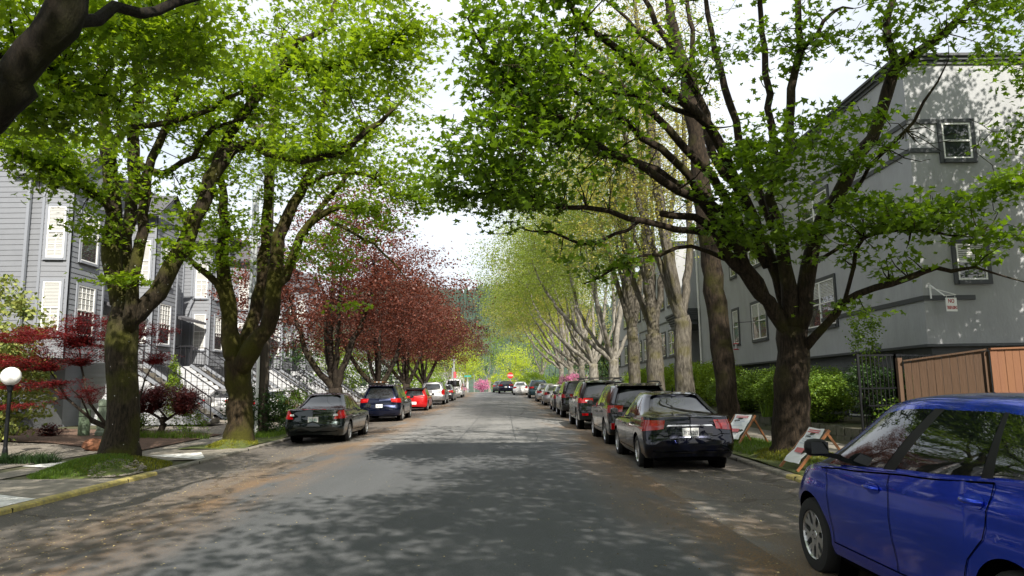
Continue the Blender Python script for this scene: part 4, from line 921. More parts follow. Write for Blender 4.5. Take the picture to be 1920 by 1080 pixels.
    mb = MB(); siding(mb, [(0,sy0),(x0s,sy0)], 0, 2.3, mi=0); mb.box((0,sy0+.01,0),(x0s,sy1,2.45))
    st = mb.build('porch', M['siding_lower'], root)
    mb = MB()
    for i in range(n):
        zt = 2.45-rise*(i+1); mb.box((x0s+run*i, sy0+.03, max(0,zt-.3)), (x0s+run*(i+1)+.02, sy1-.03, zt))
    stairs = mb.build('stairs', M['concrete'], root)
    # side wall of the stair, lap siding clipped to the slope
    mb = MB(); z = 0; X1 = x0s+run*n
    while z < 2.4:
        zt = min(z+.19, 2.4); xa = x0s+(2.45-zt)/2.45*run*n
        for yy, s_ in ((sy0,-1),(sy1,1)):
            q = [(x0s,yy+s_*.016,z),(xa+.05,yy+s_*.016,z),(xa-.02,yy,zt),(x0s,yy,zt)]
            mb.add(q, [(0,1,2,3) if s_ < 0 else (3,2,1,0)]); mb.add([(x0s,yy,z),(xa+.05,yy,z),(xa+.05,yy+s_*.016,z),(x0s,yy+s_*.016,z)], [(0,1,2,3)])
        z = zt
    mb.build('stair_wall', M['siding_lower'], root)
    mb = MB()
    for yy in (sy0,sy1): mb.beam((x0s-.02,yy,2.5),(X1+.02,yy,.12),.10,.12)
    mb.build('stair_cap', M['trim_grey'], stairs)
    for yy in (sy0,sy1):
        mb = MB(); a = Vector((x0s,yy,2.5)); b = Vector((X1,yy,.1)); h = Vector((0,0,.92))
        mb.beam(a+h, b+h, .045,.045); mb.beam(a+h*.14, b+h*.14, .03,.03)
        for i in range(15): q = a.lerp(b, i/14); mb.beam(q, q+h, .035 if i%7==0 else .018, .035 if i%7==0 else .018, up=(1,0,0))
        mb.beam((0.1,yy,2.5+.92),(x0s,yy,2.5+.92),.045,.045)
        for i in range(7): mb.beam((.1+i*.24,yy,2.5),(.1+i*.24,yy,3.42),.018,.018,up=(1,0,0))
        mb.build('handrail', M['rail'], root)
    return root
XF = -16.75
labs = ['nearest grey townhouse, with sunlit shuttered bay windows behind the red Japanese maple','second grey townhouse, with its bay seen right of the nearest maple trunk','third grey townhouse, with its tall white framed bay window and bright white stair wall','fourth grey townhouse, mostly behind the second left maple','fifth grey townhouse, with its bay seen right of the utility pole','farthest grey townhouse, beside the dark evergreen']
for i in range(6):
    y = 25.1+UW*i; townhouse(y, XF, earth_z(XF,y)+.12*i*0-.0, labs[i])
# the house standing forward at the far left edge
nb = thing('townhouse', 'grey townhouse end wall cut by the left edge of the picture', 'house', (-17.2,14,earth_z(-17,17)), 0, 'grey townhouses in a row on the left')
mb = MB(); siding(mb, [(0,0),(0,5.2)], 0, 9.6); siding(mb, [(0,5.2),(-8,5.2)], 0, 9.6); siding(mb, [(-8,0),(0,0)], 0, 9.6); mb.box((-8,.02,0),(-.02,5.18,9.55)); mb.build('wall', M['siding'], nb)
mb = MB(); mb.add([(-8.3,-.3,11.2),(.5,-.3,9.45),(.5,5.5,9.45),(-8.3,5.5,11.2),(-8.3,-.3,11.35),(.5,-.3,9.6),(.5,5.5,9.6),(-8.3,5.5,11.35)], [(0,1,2,3),(7,6,5,4),(1,0,4,5),(2,1,5,6)]); mb.build('roof', M['roof'], nb)
window(nb, (.02,3.2,7.6), (0,1,0), (1,0,0), .9, 1.0, M['trim_grey'], muntins=(2,2,-.95,.95)); window(nb, (.02,3.2,4.2), (0,1,0), (1,0,0), 1.2, 1.5, M['trim_grey'], muntins=(3,3,-.95,.95))
mb = MB(); mb.tube([(.07,5.0,9.3),(.07,5.0,.2)], .045, 8); mb.build('downspout', M['trim_grey'], nb)
# ---------------------------------------------------------------- apartment building (right)
AX, AY, AE = 10.7, 18.3, 72.0
apt = thing('apartment_building', 'long grey stucco apartment building with charcoal trim, running along the whole right side', 'building', (AX,AY,edge(AY)))
az = apt.location.z
zL = 2.6-az; zP = 10.08-az          # ledge and parapet, relative
def A(x,y,z): return (x-AX, y-AY, z-az)
def stucco_box(x0,y0,x1,y1,z0,z1): return ((x0-AX,y0-AY,z0),(x1-AX,y1-AY,z1))
mb = MB(); 
mb.box((0,0,zL),(26,21.2,zP)); w1 = mb.build('wall', M['stucco'], apt)
mb = MB(); mb.box((1.3,21.2,zL-1.5),(26,26.3,zP-.02)); mb.build('wall', M['stucco'], apt)
mb = MB(); mb.box((0,26.3,zL-.3),(26,AE-AY,zP+.35)); mb.build('wall', M['stucco'], apt)
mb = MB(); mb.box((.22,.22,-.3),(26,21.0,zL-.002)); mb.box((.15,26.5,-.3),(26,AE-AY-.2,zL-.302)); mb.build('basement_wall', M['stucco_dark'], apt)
# bands: string courses, ledge drip, parapet cornice
mb = MB()
def band(x0,y0,x1,y1,z,h,p=.035):
    mb.box((min(x0,x1)-p, min(y0,y1)-p, z), (max(x0,x1)+(p if x0!=x1 else -.003), max(y0,y1)+(p if y0!=y1 else -.003), z+h))
def ring(z,h,p,ya=0,yb=21.2):
    mb.box((-p,ya-p,z),(-.002,yb,z+h)); 
ring(zL-.04,.07,.05); mb.box((-.002,-.05,zL-.04),(20,-.002,zL+.03))
for a,b,c in ((zP,.10,.05),(zP+.10,.09,.11),(zP+.19,.07,.17)):
    mb.box((-c,-c,a),(20,21.2,a+b)); 
for a,b,c in ((zP+.35,.10,.05),(zP+.45,.09,.11),(zP+.54,.07,.17)): mb.box((-c,26.3-c,a),(20,AE-AY,a+b))
for a,b,c in ((zP,.10,-1.25),(zP+.10,.08,-1.2)): mb.box((-c,21.205,a),(19,26.3+c*0-.2,a+b))
mb.build('cornice', M['trim_dark'], apt)
# string course: lower band and upper bands, wrapping the corner
def zat(px,py,X=None,Y=None):
    q = at(px,py,Y) if Y else atX(px,py,X); return q.z-az
zb1 = zat(1742,563,Y=AY)
zb2 = zat(1760,282,Y=AY); zb3 = zat(1760,228,Y=AY)
mb = MB()
q = at(1828,562,AY)
mb.box((-.04,-.04,zb1),(q.x-AX,-.003,zb1+.12)); mb.box((-.04,-.003,zb1),(-.003,6.0,zb1+.12)); mb.build('string_course', M['trim_dark'], apt)
xr = at(1763,230,AY).x-AX
for zb in (zb2, zb3): mb = MB(); mb.box((-.04,-.04,zb-.06),(xr,-.003,zb+.06)); mb.box((-.04,-.003,zb-.06),(-.003,6.0,zb+.06)); mb.build('string_course', M['trim_dark'], apt)
for za in (zL+3.25, zL+.9): mb = MB(); mb.box((-.04,26.3,za),(-.003,AE-AY-2,za+.1)); mb.build('string_course', M['trim_dark'], apt)
def win_px(x0,x1,y0,y1,X=None,Y=None,**kw):
    """opening spanned by photo pixels, on plane x=X or y=Y"""
    if X is not None:
        a = atX(x0,(y0+y1)/2,X); b = atX(x1,(y0+y1)/2,X); xm = (x0+x1)/2; zt = atX(xm,y0,X).z; zb = atX(xm,y1,X).z
        window(apt, (X-AX, (a.y+b.y)/2-AY, (zt+zb)/2-az), (0,-1,0), (-1,0,0), abs(a.y-b.y), zt-zb, M['trim_dark'], **kw)
    else:
        a = at(x0,(y0+y1)/2,Y); b = at(x1,(y0+y1)/2,Y); xm=(x0+x1)/2; zt = at(xm,y0,Y).z; zb = at(xm,y1,Y).z
        window(apt, ((a.x+b.x)/2-AX, Y-AY, (zt+zb)/2-az), (1,0,0), (0,-1,0), abs(a.x-b.x), zt-zb, M['trim_dark'], **kw)
win_px(1766,1820,231,298,Y=AY,trim=.11,blinds=0); win_px(1793,1848,457,525,Y=AY,trim=.11,blinds=.45)
zs = (5.15+3.55)/2-az; zu = (8.1+6.7)/2-az
for (ya, wd, hv) in ((6.0,2.2,2),(12.0,1.7,2),(15.1,.75,1),(17.4,.7,1)):
    window(apt, (0,ya,zs), (0,-1,0), (-1,0,0), wd, 1.5, M['trim_dark'], halves=hv, trim=.12, blinds=.35)
    window(apt, (0,ya,zu), (0,-1,0), (-1,0,0), wd, 1.35, M['trim_dark'], halves=hv, trim=.12, blinds=.25)
window(apt, (0,9.3,zu), (0,-1,0), (-1,0,0), 1.0, 1.3, M['trim_dark'], trim=.12)
for k, ya in enumerate((28.2,30.6,33.6,36.8,39.2,42.4,46,50)):
    window(apt, (0,ya,zs+.1), (0,-1,0), (-1,0,0), 1.1 if k%3 else 1.5, 1.5, M['trim_dark'], halves=1 if k%3 else 2, trim=.12)
    window(apt, (0,ya,zu+.2), (0,-1,0), (-1,0,0), 1.1 if k%3 else 1.5, 1.4, M['trim_dark'], halves=1 if k%3 else 2, trim=.12)
for ya in (22.4,24.6): 
    window(apt, (1.3,ya,zs-.6), (0,-1,0), (-1,0,0), .9, 2.0, M['trim_dark'], trim=.12); window(apt, (1.3,ya,zu), (0,-1,0), (-1,0,0), .9, 1.4, M['trim_dark'], trim=.12)
for ya,h in ((11.8,.35),(15.6,.35),(31,.5),(36,.5)): window(apt, (.22 if ya<21 else .15,ya,.9 if ya<21 else 1.2), (0,-1,0), (-1,0,0), .9, h, M['trim_dark'], trim=.06, sash=None)
window(apt, (.22,4.2,1.15), (0,-1,0), (-1,0,0), 1.5, 1.35, M['trim_dark'], trim=.16, sash=None, blinds=.8)
window(apt, (2.6,.22,1.2), (1,0,0), (0,-1,0), .9, 1.4, M['trim_dark'], trim=.14)
# entrance roof
mb = MB()
for i,(e,z) in enumerate(((.55,0),(.62,.13),(.70,.26),(.78,.39),(.84,.52))): mb.box((-e,21.25,zs+.95+z),(1.29,26.2,zs+.95+z+.11))
mb.box((-.5,21.35,zs+.7),(1.29,26.1,zs+.945)); mb.build('entrance_roof', M['trim_dark'], apt)
mb = MB(); mb.box((1.22,22.9,-.2),(1.28,24.1,2.1)); d = mb.build('door', M['trim_dark'], apt)
for yy,z1_ in ((21.1,zP),(26.1,zs+.9)): mb = MB(); mb.tube([(-.09,yy,z1_),(-.09,yy,.2)], .05, 8); mb.build('downspout', M['white'], apt)
# wall lamp, feeder, signs
q = atX(1648,648,AX-.02); wl = thing('wall_light', 'small grey box light on the stucco wall above the iron gate', 'wall light', q)
mb = MB(); mb.box((-.14,-.09,-.07),(-.02,.09,.06)); mb.box((-.03,-.06,-.03),(0.02,.06,.03)); mb.build('housing', M['galv'], wl); mb = MB(); mb.box((-.155,-.07,-.06),(-.141,.07,.03)); mb.build('lens', M['lamp_white'], wl)
q = atX(1380,650,9.6); hf = thing('bird_feeder', 'small red hanging bird feeder in front of the grey wall', 'bird feeder', q)
mb = MB(); mb.lathe([(0,.16),(.05,.15),(.13,.12),(.13,.11),(0,.11)],14); mb.lathe([(0,-.13),(.11,-.13),(.12,-.11),(.04,-.08),(0,-.08)],14); mb.build('lid', M['ink_red'], hf); mb = MB(); mb.lathe([(.035,-.09),(.035,.11)],10); mb.build('tube', M['lamp_white'], hf)
mb = MB(); mb.tube([(0,0,.15),(0,0,1.0)],.004,4); mb.tube([(0,0,1.0),(1.1,0,1.05)],.012,5); mb.build('hanger', M['iron'], hf)
q = atX(1195,635,AX-.05); bs = thing('building_sign', 'blue and white sign on the far wing of the apartment building', 'sign', q)
mb = MB(); mb.box((-.04,-.95,-.42),(0,.95,.42)); mb.build('board', M['plate'], bs); M['sign_blue'] = mat('sign_blue',(.02,.08,.45),.4); mb = MB(); mb.box((-.05,-.8,-.22),(-.041,.8,.36)); mb.build('panel', M['sign_blue'], bs)
mb = MB()
for k in range(3): mb.box((-.056,-.55,.2-.17*k),(-.0505,.55-.2*(k%2),.26-.17*k))
mb.build('lettering', M['plate'], bs)
# NO TRESPASSING sign
q = at(1784,571,AY-.45); sg = thing('no_trespassing_sign', 'white hanging sign with red lettering on a bracket at the stucco wall corner', 'sign', q, R_(10))
mb = MB(); mb.box((-.15,-.012,-.17),(.15,.012,.17)); mb.build('board', M['plate'], sg)
text_mesh('lettering','NO',.14,M['ink_red'],sg,(-.01,-.014,.085),(R_(90),0,0),.8); text_mesh('lettering','TRESPASSING',.115,M['ink_red'],sg,(0,-.014,-.08),(R_(90),0,0),.42,.002)
mb = MB(); 
mb.beam((-.2,.42,.55),(-.17,0,.22),.022,.022); mb.beam((-.2,.42,.55),(-.2,.42,.2),.03,.03,up=(1,0,0)); mb.beam((-.24,.44,.5),(.16,0,.25),.018,.018); mb.beam((-.17,0,.22),(.16,0,.25),.014,.014)
for x in (-.12,.12): mb.beam((x,0,.17),(x,0,.23),.006,.006,up=(1,0,0))
mb.build('bracket', M['white'], sg)
# iron gate
gt = thing('iron_gate', 'tall black iron bar gate between the grey wall and the wooden fence', 'gate', (8.25,17.0,edge(17)))
mb = MB(); hz = 2.15
for a,b in (((0,0),(.95,.15)),((.95,.15),(2.35,.9))):
    a = Vector((*a,0)); b = Vector((*b,0)); k = 9 if a.x < .5 else 12
    for i in range(k+1): c = a.lerp(b,i/k); w = .05 if i in (0,k) else .018; mb.beam(c, c+Vector((0,0,hz)), w,w,up=(1,0,0))
    for z in (.25,.95,1.35,hz-.03): mb.beam(a+Vector((0,0,z)), b+Vector((0,0,z)), .03,.035)
mb.build('bars', M['iron'], gt)
# wooden fence
fn = thing('wooden_fence', 'weathered brown board fence with a redder newer section, behind the blue car', 'fence', (8.72,15.9,edge(16)))
def boards(nm, a, b, h0, h1, mt, seed, w=.145):
    a = Vector((*a,0)); b = Vector((*b,0)); L_ = (b-a).length; k = int(L_/w); d = (b-a)/L_; rg2 = random.Random(seed); nn = Vector((d.y,-d.x,0))
    mb = MB()
    for i in range(k):
        t = i/k; h = h0+(h1-h0)*t+rg2.uniform(-.006,.006); c0 = a+d*(i*w+.003); c1 = a+d*((i+1)*w-.004); off = nn*rg2.uniform(0,.008)
        vs = [c+off+nn*o_+Vector((0,0,z)) for o_ in (0,.02) for c,z in ((c0,.02),(c1,.02),(c1,h),(c0,h))]
        mb.add(vs, [(3,2,1,0),(4,5,6,7),(0,1,5,4),(1,2,6,5),(2,3,7,6),(3,0,4,7)])
    mb.beam(a+nn*.02+Vector((0,0,h0+.02)), b+nn*.02+Vector((0,0,h1+.02)), .10,.035)
    return mb.build(nm, mt, fn)
boards('board_panel', (0,0),(1.35,-.75),1.93,2.12,M['fence'],1); o=boards('board_panel', (1.4,-.77),(3.6,-1.0),2.13,2.17,M['fence_new'],2); o['label']='redder newer boards'; boards('board_panel', (3.65,-1.0),(9,-1.2),2.17,2.2,M['fence'],3)
for x,y,h in ((-.06,.03,2.02),(1.38,-.70,2.1),(3.62,-.93,2.15)): mb = MB(); mb.box((x-.05,y-.0,0),(x+.05,y+.1,h)); mb.build('post', M['fence'], fn)
# ---------------------------------------------------------------- street furniture
PY = 25.0; PX = at(492,780,PY).x
pl = thing('utility_pole', 'dark wooden utility pole with conduits and a street light arm, beside the second left maple', 'pole', (PX,PY,edge(PY)))
qa = at(740,109,PY); AZ = qa.z-edge(PY); AXX = qa.x-PX
z = -edge(23)
mb = MB(); mb.tube([(0,0,-.1),(0,0,3),(0.02,0,8),(.03,0,AZ+.6)], [.17,.165,.14,.12], 14); mb.build('pole', M['pole_wood'], pl)
mb = MB(); mb.tube([(-.13,-.22,-.0),(-.13,-.22,3.5)], .055, 10); mb.build('conduit', M['white'], pl)
for dx,dy,z0_,z1_,r in ((-.40,-.1,.0,8.6,.055),(-.54,-.05,.0,8.2,.06)): mb = MB(); mb.tube([(dx,dy,z0_),(dx+.03,dy,z1_)], r, 10); mb.build('conduit', M['galv'], pl)
mb = MB(); 
for zz in (2.6,4.6,6.4): mb.box((-.6,-.12,zz),(.12,-.06,zz+.04))
mb.build('conduit_bracket', M['iron'], pl)
for cw,cz in ((1.0,AZ-1.2),(.7,AZ-2.6)): mb = MB(); mb.box((-cw,-.06,cz),(cw,.06,cz+.14)); mb.build('crossarm', M['pole_wood'], pl)
mb = MB(); mb.tube([(0,0,AZ-.8),(AXX*.25,-.1,AZ-.15),(AXX*.6,-.2,AZ),(AXX-.3,-.25,AZ)], [.035]*4, 8); mb.build('arm', M['galv'], pl)
mb = MB(); mb.box((AXX-.35,-.42,AZ-.07),(AXX+.3,-.08,AZ+.06)); mb.box((AXX-.3,-.38,AZ-.11),(AXX+.2,-.12,AZ-.071)); mb.build('luminaire', M['galv'], pl)
def cable(name, label, a, b, sag, r=.012, n=16, cat='cable', group=None, parent=None):
    a = Vector(a); b = Vector(b); pts = []
    for i in range(n+1): t = i/n; p = a.lerp(b,t); p.z -= sag*4*t*(1-t); pts.append(p)
    mb = MB(); mb.tube(pts, r, 6); o = mb.build(name, M['cable'])
    return tag(o, label, cat, group)
cable('overhead_cable','thick black cable crossing the upper left leaves, carrying the splice case',(PX-.1,PY-.1,9.0),(-10.6,2,8.3),.35,.022,24,group='overhead cables at the upper left')
cable('overhead_cable','black cable running just above the one with the splice case',(PX,PY-.1,9.8),(-10.4,2,9.1),.35,.014,24,group='overhead cables at the upper left')
cable('overhead_cable','lowest black cable at the upper left edge',(PX,PY-.1,8.5),(-10.8,2,7.6),.30,.012,24,group='overhead cables at the upper left')
cable('overhead_cable','thin wire slanting down across the pale gap of sky over the road',(PX,PY,AZ-1.0),(-6.8,75,8.5),.8,.012,24)
q = at(112,165,13.2); sc = thing('splice_case','black cylindrical splice case hanging on the overhead cable','splice case',q)
d = (Vector((PX-.1,PY-.1,9.0))-Vector((-10.6,2,8.3))).normalized(); mb = MB(); mb.tube([-d*.55,-d*.45,d*.45,d*.55],[.05,.10,.10,.05],12); mb.build('case', M['black'], sc)
# globe lamp
lx,ly = -11.65,17.3; lp = thing('globe_lamp','black post lamp with a white globe at the left edge','lamp',(lx,ly,edge(ly)))
mb = MB(); mb.lathe([(.0,0),(.11,0),(.11,.06),(.07,.1),(.055,.25),(.045,.3),(.042,1.55),(.06,1.6),(.07,1.68),(.09,1.72),(0,1.72)],16); mb.build('post', M['iron'], lp)
mb = MB(); mb.lathe([(.215*math.sin(math.pi*i/16)+1e-4, 1.93-.215*math.cos(math.pi*i/16)) for i in range(17)],24); mb.build('globe', M['globe'], lp, smooth=True)
ux,uy = -13.45,23.6; zz = earth_z(ux,uy); ug = thing('utility_cylinder','squat round green utility pedestal in front of the pale stair wall','utility box',(ux,uy,zz+.04))
mb = MB(); mb.lathe([(0,0),(.17,0),(.17,.74),(.165,.79),(.15,.82),(.1,.84),(0,.845)],22); mb.build('body', M['util_green'], ug, smooth=False); mb = MB(); mb.lathe([(.176,.60),(.176,.62)],22); mb.build('lid_seam', M['black'], ug)
ux,uy = -12.9,23.6; ug = thing('utility_pedestal','taller tapered grey green cable pedestal partly behind the nearest trunk','utility box',(ux,uy,zz+.04))
mb = MB(); mb.lathe([(0,0),(.21,0),(.20,.1),(.16,.15),(.13,.9),(.15,.92),(.14,1.1),(0,1.15)],6); mb.build('body', M['util_pale'], ug)
rx,ry = -10.6,19.1; rk = MB(); rgk = random.Random(3)
for i in range(1): 
    prof = [(0,-.05)]+[(.26*math.sin(math.pi*j/8)**.7+.001, .15-.15*math.cos(math.pi*j/8)) for j in range(1,8)]+[(0,.30)]
    rk.lathe([(r,z_*1.0) for r,z_ in prof],12)
rk.v = [(x*(1+rgk.uniform(-.14,.14))*1.1, y*(1+rgk.uniform(-.14,.14)), z_+rgk.uniform(-.02,.02)) for x,y,z_ in rk.v]
o = rk.build('rock', M['rock']); o.location = (rx,ry,earth_z(rx,ry)+.02); tag(o,'rust coloured boulder just left of the nearest maple trunk','rock')
px_,py_ = -11.7,23.0; pt = thing('planter','black plastic planter pot behind the nearest maple trunk','planter',(px_,py_,earth_z(px_,py_)+.03))
mb = MB(); mb.lathe([(0,0),(.17,0),(.24,.36),(.26,.36),(.26,.40),(.23,.40),(.21,.34),(0,.33)],18); mb.build('pot', M['black'], pt)
T_ = Tree([([(0,0,.3),(0,0,.6)],[.01,.008])], 5); T_.P.append(np.array((0,0,.35))); T_.R.append(.01); T_.grow(blob(30,(0,0,.75),(.2,.2,.3),T_.rng), tip=.003, thick=.004); T_.mb.build('stem', M['bark_dark'], pt); link('foliage', T_.leaves(M['leaf_juniper'], per=10, size=(.03,.05), shape=LEAF_HEX, spread=(.06,.06,.06)), pt)
# A-frame notices
def aframe(x, y, rz, label, L_=.78, back=True):
    r = thing('aframe_board', label, 'notice board', (x,y,edge(y)+.03), rz, 'wooden A-frame notice boards on the right verge')
    # local: board runs along +y, leans away toward +x
    ln = .60; h = .68
    mb = MB()
    for yy in (0,L_): mb.beam((0,yy,0),(ln,yy,h),.045,.03,up=(0,1,0))
    mb.beam((ln*.97,0,h*.97),(ln*.97,L_,h*.97),.03,.05); mb.beam((ln*.25,0,h*.25),(ln*.25,L_,h*.25),.03,.05)
    mb.build('frame', M['aframe'], r)
    for yy in (.06,L_-.06): mb = MB(); mb.beam((ln*.96,yy,h*.93),(ln+.42,yy,.0),.04,.025,up=(0,1,0)); mb.build('rear_leg', M['aframe'], r)
    d = Vector((ln,0,h)).normalized(); nn = Vector((-d.z,0,d.x))
    def pnt(s_, yy, o_): return d*s_*Vector((ln,0,h)).length + Vector((0,yy,0)) + nn*o_
    mb = MB(); mb.add([pnt(.22,.03,.02),pnt(.22,L_-.03,.02),pnt(.97,L_-.03,.02),pnt(.97,.03,.02),pnt(.22,.03,.0),pnt(.22,L_-.03,.0),pnt(.97,L_-.03,.0),pnt(.97,.03,.0)],[(0,1,2,3),(7,6,5,4),(0,4,5,1),(1,5,6,2),(2,6,7,3),(3,7,4,0)]); mb.build('board', M['stone'], r)
    P = []
    for i in range(9):
        s_ = .14+.84*i/8; P.append([pnt(s_, .06+(L_-.12)*j/6, .032+.010*math.sin(j*1.1+i)+.012*math.sin(i*1.7)) for j in range(7)])
    mb = MB(); mb.grid(P); ppr = mb.build('paper', M['paper'], r, smooth=True)
    def pr(s0,s1,y0,y1,mt,nm='print'):
        m_ = MB(); m_.add([pnt(s0,y1,.052),pnt(s0,y0,.052),pnt(s1,y0,.052),pnt(s1,y1,.052)],[(0,1,2,3)]); return m_.build(nm, mt, ppr)
    M.setdefault('ink_pink', mat('faded_red_ink',(.60,.16,.17),.7)); M.setdefault('ink_pale', mat('faded_blue_ink',(.50,.56,.62),.7))
    m_ = MB()
    for k in range(5): a = .58+.05*k; m_.add([pnt(a,L_*.78-.05*(k%2),.053),pnt(a,L_*.25+.04*(k%3),.053),pnt(a+.017,L_*.25+.04*(k%3),.053),pnt(a+.017,L_*.78-.05*(k%2),.053)],[(0,1,2,3)])
    m_.build('print', M['ink_pale'], ppr)
    m_ = MB()
    for k in range(2): a = .86+.045*k; m_.add([pnt(a,L_*.8,.053),pnt(a,L_*.2,.053),pnt(a+.026,L_*.2,.053),pnt(a+.026,L_*.8,.053)],[(0,1,2,3)])
    m_.build('print', M['ink_pink'], ppr); pr(.37,.48,L_*.28,L_*.72,M['ink_pink'])
aframe(4.93, 12.6, 0, 'nearer wooden A-frame notice, right in front of the blue car, with a white paper sheet')
aframe(5.65, 18.0, R_(25), 'farther wooden A-frame notice, between the navy sedan and the big maple', .7)
# far street signs
def pole_sign(name,label,x,y,h,shape):
    r = thing(name,label,'sign',(x,y,G(x,y)))
    mb = MB(); mb.tube([(0,0,-.1),(0,0,h)],.04,8); mb.build('post', M['galv'], r)
    if shape == 'stop':
        mb = MB(); vs = [(.42*math.cos(R_(22.5+45*i)),-.05,h-.3+.42*math.sin(R_(22.5+45*i))) for i in range(8)]; n=8; mb.add(vs+[(a,-.03,c) for a,b,c in vs],[tuple(range(8)),tuple(range(8,16))[::-1]]+[(i,(i+1)%8,8+(i+1)%8,8+i) for i in range(8)]); b = mb.build('panel', M['sign_red'], r)
        text_mesh('lettering','STOP',.30,M['plate'],b,(0,-.053,h-.31),(R_(90),0,0))
    elif shape == 'street':
        mb = MB(); mb.box((-.5,-.02,h),(.5,.02,h+.25)); mb.build('panel', M['ink_green'], r)
    else:
        mb = MB(); mb.box((-.16,-.03,h-.8),(.16,.0,h)); mb.build('panel', M['ink_red'], r)
    return r
M['sign_red'] = mat('sign_red',(.50,.02,.02),.4)
q = at(957,704,97); pole_sign('stop_sign','red octagonal stop sign at the end of the street',q.x,97,q.z-G(q.x,97)+.3,'stop')
q = at(877,707,108); pole_sign('street_name_sign','green street name sign on a thin pole at the far left corner',q.x,108,q.z-G(q.x,108),'street')
q = at(853,703,92); pole_sign('parking_sign','pinkish red sign on a pole above the white van',q.x,92,q.z-G(q.x,92)+.4,'rect')
for i,(px,py,Y,lab) in enumerate(((851,668,96,'pale far utility pole above the white van'),(848,690,99,'thinner pale pole left of the far utility pole'),(889,702,112,'thin pale signpost left of the pink shrub'))):
    q = at(px,py,Y); o = MB(); h = q.z-G(q.x,Y); o.tube([(0,0,-.2),(0,0,h*.5),(0,0,h)],[.11-.03*i,.10-.03*i,.09-.03*i],8); o.box((-.35,-.03,h*.9),(.35,.03,h*.9+.06)) if i<1 else None
    ob = o.build('far_pole', M['galv']); ob.location=(q.x,Y,G(q.x,Y)); tag(ob,lab,'pole',group='far poles')
# houses glimpsed behind the purple trees
def far_house(x,y,w,d,h,label,wm,rz=0,rf=2.2):
    r = thing('house', label, 'house', (x,y,earth_z(x,y)-.3), rz, 'houses beyond the purple trees')
    mb = MB(); mb.box((0,0,0),(w,d,h)); mb.build('wall', wm, r)
    mb = MB(); mb.add([(-.4,-.4,h),(w+.4,-.4,h),(w+.4,d+.4,h),(-.4,d+.4,h),(w/2,-.4,h+rf),(w/2,d+.4,h+rf)],[(0,4,5,3),(1,2,5,4),(0,1,4),(2,3,5),(3,2,1,0)]); mb.build('roof', M['roof'], r)
    for i in range(3):
        window(r,(w*(i+.6)/3.2,0,1.6),(1,0,0),(0,-1,0),.9,1.2,M['white'],trim=.08); window(r,(w,d*(i+.6)/3.2,1.6),(0,1,0),(1,0,0),.9,1.2,M['white'],trim=.08)
    return r
far_house(-30,66,12,10,5.2,'pale house glimpsed between the stems of the purple trees',M['white']); far_house(-26,92,10,9,5,'farther pale house behind the parked cars on the left',M['siding_lower'])
far_house(-20,128,13,9,4.2,'low house at the far end beyond the junction',M['siding_lower'])
# wooded hill far off
P = []
for i in range(41):
    row = []
    for j in range(13):
        t = j/12; x = -500+1000*i/40; h = (82+10*math.sin(i*.45)+6*math.sin(i*1.3))*math.sin(t*math.pi/2)
        row.append((x, 420+260*t, -4+h))
    P.append(row)
struct(MB().grid(P).build('hill', M['conifer_far'], smooth=True))
rg3 = np.random.default_rng(9); n = 2600
pos = np.zeros((n,3)); pos[:,0] = rg3.uniform(-220,160,n); t = rg3.random(n)**.6; pos[:,1] = 420+260*t
mb = MB()
for k in range(n):
    x = pos[k,0]; i = (x+500)/25; h = (82+10*math.sin(i*.45)+6*math.sin(i*1.3))*math.sin(t[k]*math.pi/2)-4; H_ = rg3.uniform(9,17); r = H_*.17
    mb.lathe([(r,0),(r*.55,H_*.45),(.02,H_)],6,M=Matrix.Translation((x,pos[k,1],h-1)))
o = mb.build('distant_conifers', M['conifer_far']); o['kind']='stuff'; o['label']='conifers covering the far hill'
